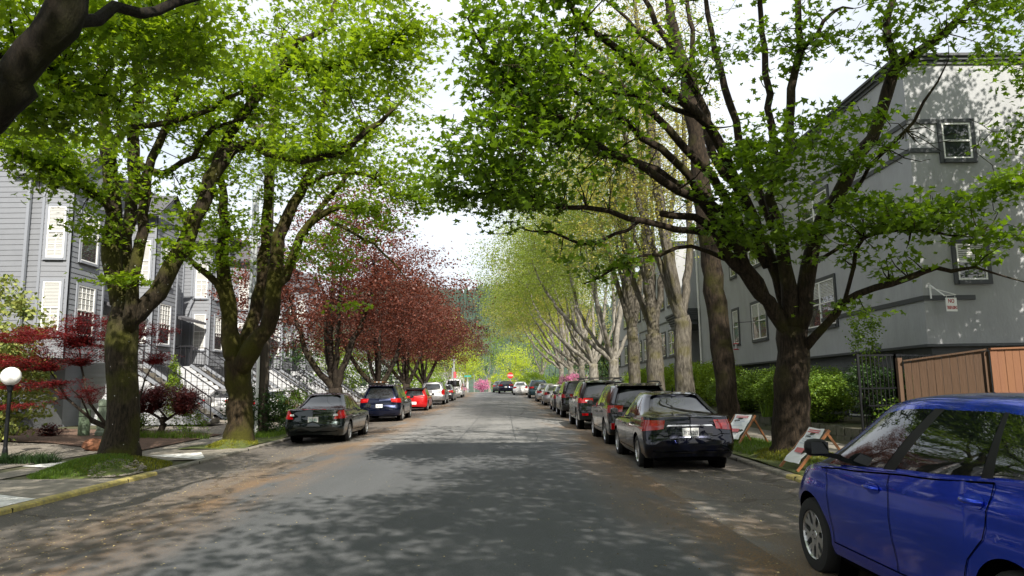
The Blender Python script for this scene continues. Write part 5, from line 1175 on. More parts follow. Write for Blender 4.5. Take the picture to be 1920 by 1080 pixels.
# ---------------------------------------------------------------- cars
def lerp(a,b,t): return a+(b-a)*t
def interp(tab, x):
    if x <= tab[0][0]: return tab[0][1]
    for (a,u),(b,v) in zip(tab, tab[1:]):
        if x <= b:
            t = (x-a)/(b-a); t2 = t*t*(3-2*t); return u+(v-u)*(t*.4+t2*.6)
    return tab[-1][1]
class Car:
    """rear bumper at y=0, nose at y=L, centre line x=0"""
    def __init__(s, L=4.5, W=1.78, H=1.48, wb=2.65, ro=.95, wr=.315, sill=.24, shoulder=None, hood=.94, deck=1.02, g=None, rearprof=None, frontprof=None, ar=.30, af=.75, nr=3.2, nf=2.6, sw=None, hdrop=.05, rarch=.06):
        s.__dict__.update(locals())
        s.shoulder = shoulder or [(0,deck-.07),(.6,deck-.03),(2.0,.93),(3.0,.90),(L-.6,hood-.13),(L,hood-.32)]
        s.center = [(0,deck-.05),(.5,deck)]+[(L*.5,.98),(L-1.0,hood),(L-.35,hood-.09),(L,hood-.26)]
        s.rearprof = rearprof or [(.2,.10),(.34,.03),(.42,.0),(.58,.0),(.64,.055),(.85,.09),(1.02,.13)]
        s.frontprof = frontprof or [(.2,.10),(.4,.0),(.55,.0),(.75,.10),(.9,.22)]
        s.sw = sw or [(.2,-.075),(.35,-.02),(.6,0),(.8,-.012),(.95,-.055)]
        s.ya = ro; s.yb = ro+wb; s.ra = wr+rarch
    def half(s, y, z):
        w = s.W/2 + interp(s.sw, z)
        f = 1 - .035*abs((y-s.L*.48)/(s.L*.5))**2.5
        yr = interp(s.rearprof, z); yf = s.L-interp(s.frontprof, z)
        c = 1.0
        if y < yr+s.ar: t = min(1,(yr+s.ar-y)/s.ar); c = max(0,1-t**s.nr)**(1/s.nr)
        if y > yf-s.af: t = min(1,(y-yf+s.af)/s.af); c = max(0,1-t**s.nf)**(1/s.nf)
        return w*f*c
    def rear_pt(s, x, z, off=0):
        """point on the rear face at lateral x, height z"""
        w = (s.W/2+interp(s.sw,z))*(1-.035*abs((0-s.L*.48)/(s.L*.5))**2.5)
        q = min(1,abs(x)/w); yr = interp(s.rearprof,z); y = yr+s.ar*(1-max(0,1-q**s.nr)**(1/s.nr))
        return Vector((x,y-off,z))
    def front_pt(s, x, z, off=0):
        w = (s.W/2+interp(s.sw,z))*.965; q = min(1,abs(x)/w); yf = s.L-interp(s.frontprof,z); y = yf-s.af*(1-max(0,1-q**s.nf)**(1/s.nf)); return Vector((x,y+off,z))
    def zbot(s, y):
        z = s.sill
        for c in (s.ya, s.yb):
            d = abs(y-c)
            if d < s.ra: z = max(z, s.wr+math.sqrt(s.ra**2-d*d))
        if y < .25: z = max(z, .30-.1*y/.25)
        if y > s.L-.3: z = max(z, .24)
        return z
    def stations(s):
        ys = set()
        for i in range(9): t = i/8; ys.add(round(s.ar*(1-math.cos(t*math.pi/2))*1.0+.001,4))
        for i in range(13): t = i/12; ys.add(round(s.L-s.af*(1-math.cos(t*math.pi/2))-.001,4))
        y = s.ar
        while y < s.L-s.af: ys.add(round(y,4)); y += .09
        for c in (s.ya,s.yb):
            for i in range(-12,13): ys.add(round(c+s.ra*math.sin(i/12*math.pi/2),4))
            ys.add(round(c-s.ra-.002,4)); ys.add(round(c+s.ra+.002,4))
        ys = sorted(y for y in ys if 0 <= y <= s.L); out = [ys[0]]
        for y in ys[1:]:
            if y-out[-1] > .0015: out.append(y)
        return out
    # upper body (greenhouse): tab g = dict(y0,y1 at belt; r0,r1 at roof; w0,w1; zr roof)
    def gl(s, v):
        g = s.g; e = v
        y0 = lerp(g['y0'],g['r0'],e**g.get('pr',1.15)); y1 = lerp(g['y1'],g['r1'],e**g.get('pf',1.1))
        w = lerp(g['w0'],g['w1'],e**1.5); return y0,y1,w
    def gz(s, y, v):
        g = s.g; zb = interp(s.shoulder,y)-.012
        t = (y-g['r0'])/(g['r1']-g['r0']); crown = g['zr']-g.get('drop_r',.05)*max(0,(.35-t)/.35)**2*1.0-g.get('drop_f',.05)*max(0,(t-.65)/.35)**2
        return zb+(crown-zb)*v
    def g_side(s, yf, v, off=0, sx=1):
        """yf 0..1 along the side at level v"""
        y0,y1,w = s.gl(v); a = .16
        y = lerp(y0,y1,yf); z = s.gz(y,v)
        x = w*(1-.05*abs(2*yf-1)**3)
        c = 1.0
        if y < y0+a: t = min(1,(y0+a-y)/a); c = 1-.10*t**3
        if y > y1-a: t = min(1,(y-y1+a)/a); c = 1-.10*t**3
        return Vector((sx*(x*c+off),y,z))
    def g_end(s, q, v, rear=True, off=0):
        """q -1..1 across the rear or front glass"""
        y0,y1,w = s.gl(v); a = .10
        xx = w*.90*.95*q
        bow = (.09 if rear else .20)*(q*q)
        y = (y0+bow) if rear else (y1-bow)
        z = s.gz(min(max(y,s.g['y0']),s.g['y1']) if v>.02 else (y0 if rear else y1), v)
        return Vector((xx, y+(-off if rear else off)*.8, z+off*.6))
    def build_body(s, mt, root):
        mb = MB(); ys = s.stations(); nz = 11; rows = []
        # closed section rows: left side bottom -> top -> across -> right side
        for y in ys:
            zs_ = interp(s.shoulder,y); zb = min(s.zbot(y), zs_-.05); zc = max(interp(s.center,y), zs_+.012)
            L_ = []
            for k in range(nz):
                z = lerp(zb,zs_,(k/(nz-1)))
                L_.append((s.half(y,z), z))
            xs_, zt = L_[-1]
            xs_ = min(xs_, L_[-2][0])
            top = []
            for k in range(1,9):
                t = k/8; xq = xs_*(1-t); r = (1-t); zz = zt+(zc-zt)*(1-r**2.4)
                top.append((xq,zz))
            prof = L_+top
            rows.append([Vector((x,y,z)) for x,z in prof]+[Vector((-x,y,z)) for x,z in prof[-2::-1]])
        mb.grid(rows)
        # rear and nose closure
        for rw, fl in ((rows[0],0),(rows[-1],1)):
            n = len(rw)//2; P = [[rw[k], rw[-1-k]] for k in range(n+1)]; mb.grid(P, flip=bool(fl))
        # greenhouse
        vs = [0,.12,.3,.5,.7,.85,.94,1.0]; G_ = []
        for v in vs:
            row = []
            for q in np.linspace(0,1,7): row.append(s.g_end(float(q),v,True))
            for yf in np.linspace(0,1,22)[0:]: row.append(s.g_side(float(yf),v))
            for q in np.linspace(1,0,7): row.append(s.g_end(float(q),v,False))
            G_.append(row)
        full = [r+[Vector((-p.x,p.y,p.z)) for p in r[-2:0:-1]] for r in G_]
        full = [r+[r[0]] for r in full]
        mb.grid(full)
        # roof skin: rings shrinking toward the middle with a rounded edge
        top = G_[-1]; n = len(top); R = []
        for k,(sc,dz) in enumerate(((1,0),(.965,.018),(.90,.032),(.7,.046),(.35,.056),(0,.06))):
            row = []
            ymid0 = s.g['r0']; 
            for p in top:
                yy = lerp((s.g['r0']+s.g['r1'])/2, p.y, 1-(1-sc)*.12 if sc>.5 else 1-(1-.5)*.12)
                row.append(Vector((p.x*sc, yy, p.z+dz)))
            R.append(row)
        mb.grid(R); mb.grid([[Vector((-p.x,p.y,p.z)) for p in r] for r in R], flip=True)
        bm = bmesh.new(); 
        for v in mb.v: bm.verts.new(v)
        bm.verts.ensure_lookup_table()
        for f in mb.f:
            try: bm.faces.new([bm.verts[i] for i in f])
            except ValueError: pass
        bmesh.ops.remove_doubles(bm, verts=bm.verts[:], dist=.0008)
        bmesh.ops.recalc_face_normals(bm, faces=bm.faces[:])
        me = bpy.data.meshes.new('body'); bm.to_mesh(me); bm.free(); me.materials.append(mt)
        me.polygons.foreach_set('use_smooth',[True]*len(me.polygons)); me.set_sharp_from_angle(angle=R_(38))
        return link('body', me, root)
def patchf(name, fn, corners, mt, root, nu=10, nv=6, sub=False, both=False, smooth=True):
    """bilinear patch in the parameter space of fn(a,b); corners = 4 (a,b) in order"""
    c = corners; P = []
    for i in range(nu+1):
        u = i/nu; row = []
        for j in range(nv+1):
            v = j/nv; a = (1-u)*(1-v)*c[0][0]+u*(1-v)*c[1][0]+u*v*c[2][0]+(1-u)*v*c[3][0]; b = (1-u)*(1-v)*c[0][1]+u*(1-v)*c[1][1]+u*v*c[2][1]+(1-u)*v*c[3][1]
            row.append(fn(a,b))
        P.append(row)
    mb = MB(); mb.grid(P)
    bm = bmesh.new(); vs = [bm.verts.new(v) for v in mb.v]
    for f in mb.f: bm.faces.new([vs[i] for i in f])
    bmesh.ops.solidify(bm, geom=bm.faces[:], thickness=.004) if False else None
    me = bpy.data.meshes.new(name); bm.to_mesh(me); bm.free(); me.materials.append(mt)
    me.polygons.foreach_set('use_smooth',[smooth]*len(me.polygons))
    return link(name, me, root)
def wheel(root, x, y, r, sx, spokes=5, w=.205, rimr=.66, mt_rim=None, twin=False):
    mb = MB(); R = r; i = w/2; Mx = Matrix.Translation((x,y,r))
    mb.lathe([(R*.60,-i*.9),(R*.80,-i),(R*.95,-i*.93),(R,-i*.70),(R,i*.70),(R*.95,i*.93),(R*.80,i),(R*.68,i*.96),(R*.66,i*.80),(R*.60,i*.6)] if sx>0 else [(R*.60,i*.9),(R*.80,i),(R*.95,i*.93),(R,i*.70),(R,-i*.70),(R*.95,-i*.93),(R*.80,-i),(R*.68,-i*.96),(R*.66,-i*.80),(R*.60,-i*.6)],28,M=Mx,axis='x')
    t = mb.build('wheel', M['tyre'], root, smooth=True, angle=R_(40))
    mb = MB(); q = R*.665
    e = sx*i
    mb.lathe([(q,e*.82),(q*.97,e*.93),(q*.93,e*.80),(q*.93,e*.1)],28,M=Mx,axis='x')
    mb.lathe([(0,e*.75),(R*.10,e*.75),(R*.13,e*.6),(R*.13,e*.2)],14,M=Mx,axis='x')
    for k in range(spokes):
        a = 2*math.pi*k/spokes+.3; ca,sa = math.cos(a),math.sin(a)
        for off in ((-.045,.045) if twin else (0,)):
            def P(rad,side,dep): 
                return Mx @ Vector((e*dep, rad*ca*1.0-(side+off*1.0)*sa, rad*sa+(side+off)*ca))
            w0,w1 = (R*.055,R*.075) if twin else (R*.095,R*.15)
            vs = [P(R*.08,-w0,.72),P(R*.08,w0,.72),P(q*.96,w1,.80),P(q*.96,-w1,.80),P(R*.08,-w0*.6,.4),P(R*.08,w0*.6,.4),P(q*.96,w1*.7,.45),P(q*.96,-w1*.7,.45)]
            mb.add(vs,[(0,1,2,3),(0,3,7,4),(1,5,6,2),(3,2,6,7)])
    mb.build('rim', mt_rim or M['rim'], t)
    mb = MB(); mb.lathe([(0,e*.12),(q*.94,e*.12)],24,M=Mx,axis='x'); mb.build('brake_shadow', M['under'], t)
    return t
def seam(root, pts, w=.006, name='panel_gap'):
    pass
def ribbon(mb, pts, nrm, w):
    """thin strip following pts, width w perpendicular in the surface"""
    n = len(pts); A=[];B=[]
    for i,p in enumerate(pts):
        d = (pts[min(i+1,n-1)]-pts[max(i-1,0)]).normalized(); s_ = d.cross(nrm).normalized()*(w/2)
        A.append(p-s_); B.append(p+s_)
    mb.grid([A,B])
def make_car(kind, name, label, loc, paint_mt, rz=0, plate=None, detail=2, group='cars parked along the kerbs', spec=None, lights='sedan', spokes=5, cat='car', glass=None, wheelcol=None, plate_ink='ink'):
    specs = {
     'sedan': dict(L=4.50,W=1.78,H=1.47,wb=2.65,ro=.95,wr=.315,deck=1.06,hood=.93,g=dict(y0=.40,y1=3.45,r0=1.35,r1=2.55,w0=.80,w1=.56,zr=1.42,pr=1.0,pf=1.0)),
     'wagon': dict(L=4.80,W=1.85,H=1.66,wb=2.75,ro=1.0,wr=.345,sill=.30,deck=1.10,hood=1.04,ar=.34,g=dict(y0=.16,y1=3.72,r0=.52,r1=2.75,w0=.86,w1=.64,zr=1.60,pr=1.3,pf=1.0,drop_r=.05),rearprof=[(.2,.10),(.38,.02),(.5,.0),(.66,.01),(.72,.06),(.95,.09),(1.12,.12)],sw=[(.2,-.07),(.38,-.02),(.7,0),(.95,-.012),(1.1,-.04)]),
     'suv': dict(L=4.80,W=1.93,H=1.76,wb=2.9,ro=.95,wr=.375,sill=.36,deck=1.18,hood=1.14,ar=.30,g=dict(y0=.12,y1=3.55,r0=.40,r1=2.75,w0=.90,w1=.68,zr=1.70,pr=1.4,pf=1.0,drop_r=.03),rearprof=[(.2,.12),(.45,.02),(.6,.0),(.76,.02),(.82,.07),(1.0,.09),(1.2,.11)],sw=[(.2,-.07),(.42,-.02),(.75,0),(1.0,-.01),(1.18,-.04)]),
     'hatch': dict(L=4.25,W=1.72,H=1.56,wb=2.60,ro=.72,wr=.315,sill=.24,deck=1.12,hood=1.00,ar=.36,af=.95,nf=2.3,g=dict(y0=.12,y1=3.62,r0=.45,r1=2.45,w0=.80,w1=.60,zr=1.50,pr=1.3,pf=.95,drop_r=.07,drop_f=.09),rearprof=[(.2,.10),(.4,.0),(.6,.0),(.9,.05),(1.1,.10)],frontprof=[(.2,.10),(.4,.0),(.6,.02),(.8,.16),(.95,.36)],sw=[(.2,-.07),(.30,-.030),(.42,-.030),(.58,-.006),(.74,0),(.82,-.014),(.90,-.010),(1.05,-.05)]),
     'mini': dict(L=3.85,W=1.68,H=1.42,wb=2.47,ro=.60,wr=.31,sill=.24,deck=.98,hood=.95,ar=.34,af=.5,g=dict(y0=.14,y1=2.95,r0=.36,r1=2.2,w0=.77,w1=.60,zr=1.37,pr=1.3,pf=1.0),rearprof=[(.2,.08),(.4,.0),(.6,.0),(.8,.03),(1.0,.08)]),
     'van': dict(L=5.0,W=1.95,H=1.95,wb=3.0,ro=.95,wr=.35,sill=.30,deck=1.15,hood=1.12,ar=.25,g=dict(y0=.10,y1=4.25,r0=.22,r1=3.25,w0=.92,w1=.78,zr=1.90,pr=1.3,pf=1.0,drop_r=.02)),
    }
    sp = dict(specs[kind]); 
    if spec:
        for k_,v_ in spec.items():
            if k_ == 'g': gg = dict(sp['g']); gg.update(v_); sp['g'] = gg
            else: sp[k_] = v_
    c = Car(**sp)
    if kind != 'sedan':
        dk = c.deck; c.shoulder = [(0,dk-.08),(.4,dk-.05),(2.0,dk-.11),(3.0,dk-.15),(c.L-.9,c.hood-.10),(c.L-.45,c.hood-.17),(c.L,c.hood-.36)]
        c.center = [(0,dk-.06),(.5,dk-.02),(c.L*.5,dk-.05),(c.L-1.1,c.hood+.02),(c.L-.4,c.hood-.07),(c.L,c.hood-.28)]
    if kind == 'hatch':
        c.shoulder = [(0,1.10),(.6,1.10),(1.6,1.03),(2.6,.97),(3.2,.93),(3.7,.84),(4.25,.62)]
        c.center = [(0,1.1),(.5,1.12),(2.2,1.1),(3.1,1.06),(3.6,.99),(4.0,.86),(4.25,.70)]
    root = thing(name, label, cat, loc, rz, group)
    body = c.build_body(paint_mt, root)
    W2 = c.W/2; L = c.L
    # underside, wheel housings
    mb = MB(); mb.box((-W2+.30,.25,c.sill-.06),(W2-.30,L-.3,.62)); mb.box((-W2+.10,c.ya+c.ra+.05,c.sill-.05),(W2-.10,c.yb-c.ra-.05,c.sill+.10))
    for y in (c.ya,c.yb):
        for sx in (-1,1): mb.lathe([(0,sx*(W2-.26)),(c.ra+.04,sx*(W2-.26)),(c.ra+.04,sx*(W2-.09))],24,M=Matrix.Translation((0,y,c.wr)),axis='x')
    mb.box((-W2+.35,.10,.30),(W2-.35,.4,.5))
    mb.build('underbody', M['under'], root)
    for sx in (-1,1):
        for y in (c.ya,c.yb): wheel(root, sx*(W2-.125), y, c.wr, sx, spokes, mt_rim=wheelcol, twin=(kind=='hatch'))
    gm = glass or M['carglass']
    # windows
    g = c.g; fr = lambda a,b: c.g_end(a,b,True,.006); ff = lambda a,b: c.g_end(a,b,False,.006)
    boxy = kind in ('suv','wagon','van','mini','hatch')
    patchf('rear_window', fr, [(-.88,.10 if boxy else .04),(.88,.10 if boxy else .04),(.84,.88 if boxy else .95),(-.84,.88 if boxy else .95)], gm, root, 14, 8)
    patchf('windshield', ff, [(-.92,.06),(.92,.06),(.90,.95),(-.90,.95)], gm, root, 14, 8)
    if kind == 'sedan': segs = [(.27,.50,.24,.49),(.52,.80,.515,.80)]; 
    elif kind == 'hatch': segs = [(.05,.215,.09,.235),(.245,.515,.255,.52),(.565,.85,.575,.86)]
    elif kind == 'mini': segs = [(.08,.45,.12,.45),(.48,.86,.48,.88)]
    else: segs = [(.05,.25,.09,.255),(.275,.535,.28,.54),(.565,.86,.57,.87)]
    for sx in (-1,1):
        fs = lambda a,b,sx=sx: c.g_side(a,b,.006,sx)
        # black window surround under the panes
        mb = MB()
        for a0,a1,b0,b1 in segs:
            patchf('side_window', fs, [(a0,.07),(a1,.07),(b1,.90),(b0,.90)], gm, root, 10, 8)
        if detail >= 2:
            for (a0,a1,b0,b1),(e0,e1,h0,h1) in zip(segs,segs[1:]):
                f2 = lambda a,b,sx=sx: c.g_side(a,b,.004,sx)
                patchf('window_pillar', f2, [(a1,.05),(e0,.05),(h0,.91),(b1,.91)], M['black'], root, 4, 8)
            if kind == 'hatch': patchf('window_pillar', lambda a,b,sx=sx: c.g_side(a,b,.004,sx), [(.85,.05),(.945,.05),(.89,.45),(.86,.88)], M['black'], root, 4, 8)
        # mirror
        ym = g['y1']-.42 if kind=='sedan' else g['y1']-.62; zm = interp(c.shoulder,ym)+.10; xm = c.half(ym,zm-.15)
        if kind == 'hatch': ym = 2.80; zm = interp(c.shoulder,ym)+.12; xm = c.half(ym,zm-.25)-.02
        mb = MB(); n = 9; P = []
        for i in range(n+1):
            t = math.pi*i/n; ring_ = []
            for j in range(12):
                a = 2*math.pi*j/12; ca,sa = math.cos(a),math.sin(a)
                ring_.append(Vector((sx*(xm+.12+.092*math.copysign(abs(ca)**.6,ca)*math.sin(t)**.5), ym+.05-.075*math.cos(t), zm+.03+.072*math.copysign(abs(sa)**.7,sa)*math.sin(t)**.5)))
            P.append(ring_+[ring_[0]])
        mb.grid(P); mb.beam((sx*(xm-.06),ym+.03,zm-.05),(sx*(xm+.08),ym+.03,zm-.02),.05,.04); mr = mb.build('wing_mirror', M['black'] if detail<2 or kind=='hatch' else paint_mt, root, smooth=True, angle=R_(50))
        mb = MB(); mb.box((sx*(xm+.12)-.07,ym-.030,zm-.015),(sx*(xm+.12)+.07,ym-.0265,zm+.078)); mb.build('mirror_glass', M['carglass'], mr)
    # tail lamps
    rp = lambda x,z: c.rear_pt(x,z,.007)
    wz = lambda z: (c.W/2+interp(c.sw,z))*.965
    def wrap(x,z,sx):
        """x in metres along the rear, beyond the corner it runs forward along the side"""
        lim = wz(z)*.985
        if x <= lim: p = c.rear_pt(x,z,.008); return Vector((sx*p.x,p.y,p.z)) + Vector((sx*.006*(x/lim)**4,0,0))
        y0 = c.rear_pt(lim,z,0).y + (x-lim); return Vector((sx*(c.half(y0,z)+.007), y0, z))
    dz = c.deck
    if lights == 'sedanA': lp = [[(.44,dz-.20),(.88,dz-.33),(1.10,dz-.30),(1.12,dz-.10),(.62,dz-.12)]]
    lampdefs = {'sedan': [(.50,dz-.27),(1.02,dz-.33),(1.06,dz-.10),(.46,dz-.11)], 'accord': [(.60,dz-.32),(1.16,dz-.30),(.93,dz-.07),(.72,dz-.07)],
      'wagon': [(.54,dz-.19),(1.12,dz-.24),(1.10,dz-.02),(.50,dz-.03)], 'suv': [(.42,dz-.22),(1.10,dz-.22),(1.08,dz-.05),(.42,dz-.05)], 'tall': [(.68,dz-.40),(.95,dz-.40),(.95,dz+.0),(.70,dz+.0)], 'van': [(.80,dz-.3),(1.0,dz-.3),(1.0,dz+.1),(.82,dz+.1)]}
    ld = lampdefs[lights]
    for sx in (-1,1):
        t = patchf('tail_lamp', lambda a,b,sx=sx: wrap(a,b,sx), ld, M['lamp_red'], root, 14, 6)
        if detail >= 2:
            cx = (ld[0][0]+ld[2][0])/2-.12; cz = (ld[0][1]+ld[2][1])/2
            q = [(cx-.07,cz-.035),(cx+.06,cz-.035),(cx+.06,cz+.02),(cx-.06,cz+.02)]
            def wr2(a,b,sx=sx): p = wrap(a,b,sx); return p+Vector((0,-.003,0))
            patchf('lens', wr2, q, M['lamp_white'] if lights in('accord','suv') else mat_pinklens(), t, 6, 3)
    # plate
    zpl = dz-.33 if kind in('sedan',) else dz-.36
    if lights == 'mini' or kind == 'mini': zpl = .50
    pw,ph = .305,.155
    if plate is not None or detail >= 1:
        yb_ = min(c.rear_pt(0,zpl-ph/2).y, c.rear_pt(.15,zpl+ph/2).y)
        mb = MB(); mb.box((-pw/2,yb_-.016,zpl-ph/2),(pw/2,yb_-.004,zpl+ph/2)); plo = mb.build('license_plate', M['plate'], root)
        if plate: text_mesh('plate_number', plate, .115, M[plate_ink], plo, (0,yb_-.018,zpl-.018), (R_(90),0,0), .62, .001)
        if detail >= 2:
            # trunk or tailgate recess, gaps and bumper line
            mb = MB()
            def line(pts, w=.010, off=.009, sxs=(1,-1)):
                for sx in sxs:
                    P = [wrap(abs(a),b,1 if a>=0 else -1)+Vector((0,-.003,0)) for a,b in pts]; P = [Vector((p.x*sx,p.y,p.z)) for p in P]
                    ribbon(mb, P, Vector((0,-1,0)), w)
            zl = dz-.02 if kind=='sedan' else dz-.05; zb_ = .66 if kind=='sedan' else .62
            k0 = .62 if kind=='sedan' else .70
            line([(k0+.02,zl-.35),(k0-.03,zb_+.04),(k0-.12,zb_),(.0,zb_-.01)],.011)
            line([(k0+.02,zl-.35),(k0+.14,zl-.36),(1.05,zl-.36)],.008)
            line([(.0,.36),(.4,.36),(.72,.38)],.02)
            mb.build('panel_gap', M['under'], root)
    if kind == 'sedan' and detail >= 2:
        # dark recess around the plate and bright bar above it
        rc = [(-.40,zpl-.12),(.40,zpl-.12),(.46,zpl+.11),(-.46,zpl+.11)]
        mb2 = patchf('plate_recess', lambda a,b: c.rear_pt(a,b,.002), rc, mat_dark_of(paint_mt), root, 12, 4)
        bar = None if lights=='accord' else patchf('trim_bar', lambda a,b: c.rear_pt(a,b,.014), [(-.44,zpl+.11),(.44,zpl+.11),(.41,zpl+.135),(-.41,zpl+.135)], M['chrome'] if lights=='sedan' else M['lamp_red'] if False else M['chrome'], root, 12, 2)
    if detail >= 2:
        # door gaps, handles, sill
        mb = MB()
        def sidept(y,z,sx,off=.004): return Vector((sx*(c.half(y,z)+off),y,z))
        zt = lambda y: interp(c.shoulder,y)-.015
        mid = c.ya+c.wb*.47 if kind!='hatch' else c.ya+1.18
        fd = c.yb-c.ra-.06; 
        for sx in (-1,1):
            mb = MB()
            for ylist in ([(mid,None)], [(fd,None)]):
                y = ylist[0][0]; pts = [sidept(y+.03*math.sin((z-.3)*2.2),z,sx) for z in np.linspace(c.sill+.10,zt(y),10)]; ribbon(mb, pts, Vector((sx,0,0)), .008)
            # rear door edge curving over the arch
            pts = [sidept(c.ya+c.ra+.09,c.sill+.10,sx), sidept(c.ya+c.ra+.08,c.wr+.12,sx), sidept(c.ya+c.ra-.02,c.wr+.30,sx), sidept(c.ya+.20,c.wr+.44,sx), sidept(c.ya+.12,zt(c.ya+.12),sx)]
            P_=[]
            for i in range(len(pts)-1):
                for k in range(4): P_.append(pts[i].lerp(pts[i+1],k/4))
            P_.append(pts[-1]); P_=[sidept(p.y,p.z,sx) for p in P_]; ribbon(mb, P_, Vector((sx,0,0)), .008)
            pts = [sidept(y,c.sill+.10,sx) for y in np.linspace(c.ya+c.ra+.09,fd,16)]; ribbon(mb, pts, Vector((sx,0,0)), .008)
            pts = [sidept(y,zt(y),sx,.003) for y in np.linspace(c.ya+.12,fd+.12,20)]; ribbon(mb, pts, Vector((sx,0,0)), .012)
            mb.build('panel_gap', M['under'], root)
        for sx in (-1,1):
            for y in (mid-.20-.0, fd-.95 if kind!='hatch' else mid+.88):
                yy = (mid-.98 if y==mid-.20 else mid+.16) if kind=='hatch' else (mid-.88 if y==mid-.20 else mid+.12)
                zz = interp(c.shoulder,yy)-.13
                # recess cup
                P=[]
                for i in range(7):
                    a=2*math.pi*0; row=[]
                    for j in range(17):
                        t=2*math.pi*j/16; r=i/6; row.append(Vector((sx*(c.half(yy+.085+.10*r*math.cos(t),zz+.05*r*math.sin(t))+.003), yy+.085+.10*r*math.cos(t), zz+.045*r*math.sin(t))))
                    P.append(row)
                m4 = MB(); m4.grid(P); cup = m4.build('handle_recess', mat_dark_of(paint_mt), root, smooth=True)
                m4 = MB(); pts=[Vector((sx*(c.half(yy+d_,zz)+o_), yy+d_, zz+.004)) for d_,o_ in ((-.01,.004),(.03,.028),(.09,.036),(.15,.030),(.19,.006))]; m4.tube(pts,[.010,.016,.017,.016,.010],8)
                m4.build('door_handle', M['chrome'] if kind in('suv',) else paint_mt, root, smooth=True)
    return root, c
_dk = {}
def mat_dark_of(mt):
    if mt.name not in _dk:
        col = mt.node_tree.nodes['Principled BSDF'].inputs['Base Color'].default_value
        _dk[mt.name] = mt
    return _dk[mt.name]
def mat_pinklens():
    if 'lens_pink' not in M: M['lens_pink'] = mat('inner_red_lens',(.50,.02,.02),.1,coat=1)
    return M['lens_pink']
CAR = {}
PB = paint('blue_paint',(.010,.055,.68),.75,.22); PN = paint('navy_paint',(.001,.002,.009),.6,.22); PG = paint('grey_green_paint',(.012,.018,.018),.7,.22)
PNV = paint('navy_wagon_paint',(.003,.006,.024),.6,.25); PBL = paint('black_paint',(.003,.003,.0035),.3,.25); PCH = paint('charcoal_green_paint',(.007,.009,.010),.4,.3)
PR = paint('red_paint',(.45,.008,.010),.2,.3); PS = paint('silver_paint',(.42,.42,.43),.75,.35); PW = paint('white_car_paint',(.78,.78,.78),.0,.3); PT = paint('teal_paint',(.03,.07,.085),.5,.3); PDG = paint('dark_grey_paint',(.07,.072,.078),.6,.3)
def gy(x,y): return G(x,y)
def park(kind,name,label,x,y,pm,**kw):
    t = (G(x,y+4)-G(x,y+.5))/3.5
    r,c = make_car(kind,name,label,(x,y,G(x,y+2)-t*2),pm,**kw); r.rotation_euler[0] = math.atan(t)
    return r,c
# foreground blue hatchback
rB,cB = park('hatch','hatchback','bright blue hatchback cut by the right edge, closest car to the viewpoint',3.51,3.28,PB,plate='',spokes=7,lights='tall')
# navy sedan with readable plate
rH,cH = park('sedan','sedan','very dark navy sedan with a readable white plate, just ahead of the blue hatchback',3.47,13.85,PN,plate='7FTN269',spokes=7)
zpl = cH.deck-.33; yb_ = cH.rear_pt(0,zpl).y
pl_ = [o for o in rH.children if o.name.startswith('license_plate')][0]
text_mesh('plate_state','California',.035,M['ink_red'],pl_,(0,yb_-.019,zpl+.058),(R_(90),0,0),.9,.001)
# round badge: slanted letter inside an oval ring
mb = MB(); zc = cH.deck-.125; yy = cH.rear_pt(0,zc).y-.012; P=[]
for i in range(33):
    a = 2*math.pi*i/32; P.append([Vector((k*.075*math.cos(a), yy, zc+k*.038*math.sin(a))) for k in (1.0,.84)])
mb.grid(P)
mb.beam((-.032,yy-.001,zc-.026),(-.018,yy-.001,zc+.028),.010,.004,up=(0,1,0)); mb.beam((.018,yy-.001,zc-.028),(.032,yy-.001,zc+.026),.010,.004,up=(0,1,0)); mb.beam((-.026,yy-.001,zc-.004),(.026,yy-.001,zc+.004),.009,.004,up=(0,1,0))
mb.build('badge', M['chrome'], rH)
text_mesh('model_lettering','ELANTRA',.038,M['chrome'],rH,(.47,cH.rear_pt(.47,zc).y-.012,zc-.015),(R_(90),0,0),1.15,.001)
mb = MB(); mb.tube([(0,1.45,1.46),(0,1.38,1.55)],[.02,.008],6); mb.build('antenna', M['black'], rH)
# left grey green sedan
rA,cA = park('sedan','sedan','grey green sedan with triangular red tail lamps, nearest car on the left',-5.72,21.8,PG,plate='D52 IFU',lights='accord',spokes=5,plate_ink='ink_green',spec=dict(L=4.8,W=1.82,deck=1.05,ro=1.05,wb=2.74,g=dict(y0=.55,y1=3.7,r0=1.5,r1=2.75)))
zc = cA.deck-.12; yy = cA.rear_pt(0,zc).y-.012; mb = MB(); mb.beam((-.03,yy,zc-.03),(-.022,yy,zc+.03),.012,.004,up=(0,1,0)); mb.beam((.03,yy,zc-.03),(.022,yy,zc+.03),.012,.004,up=(0,1,0)); mb.beam((-.024,yy,zc),(.024,yy,zc),.010,.004,up=(0,1,0)); mb.build('badge', M['chrome'], rA)
patchf('brake_light', lambda a,b: cA.rear_pt(a,b,.010)+Vector((0,.03,0)), [(-.36,cA.deck-.055),(.36,cA.deck-.055),(.34,cA.deck-.03),(-.34,cA.deck-.03)], M['lamp_red'], rA, 10, 2)
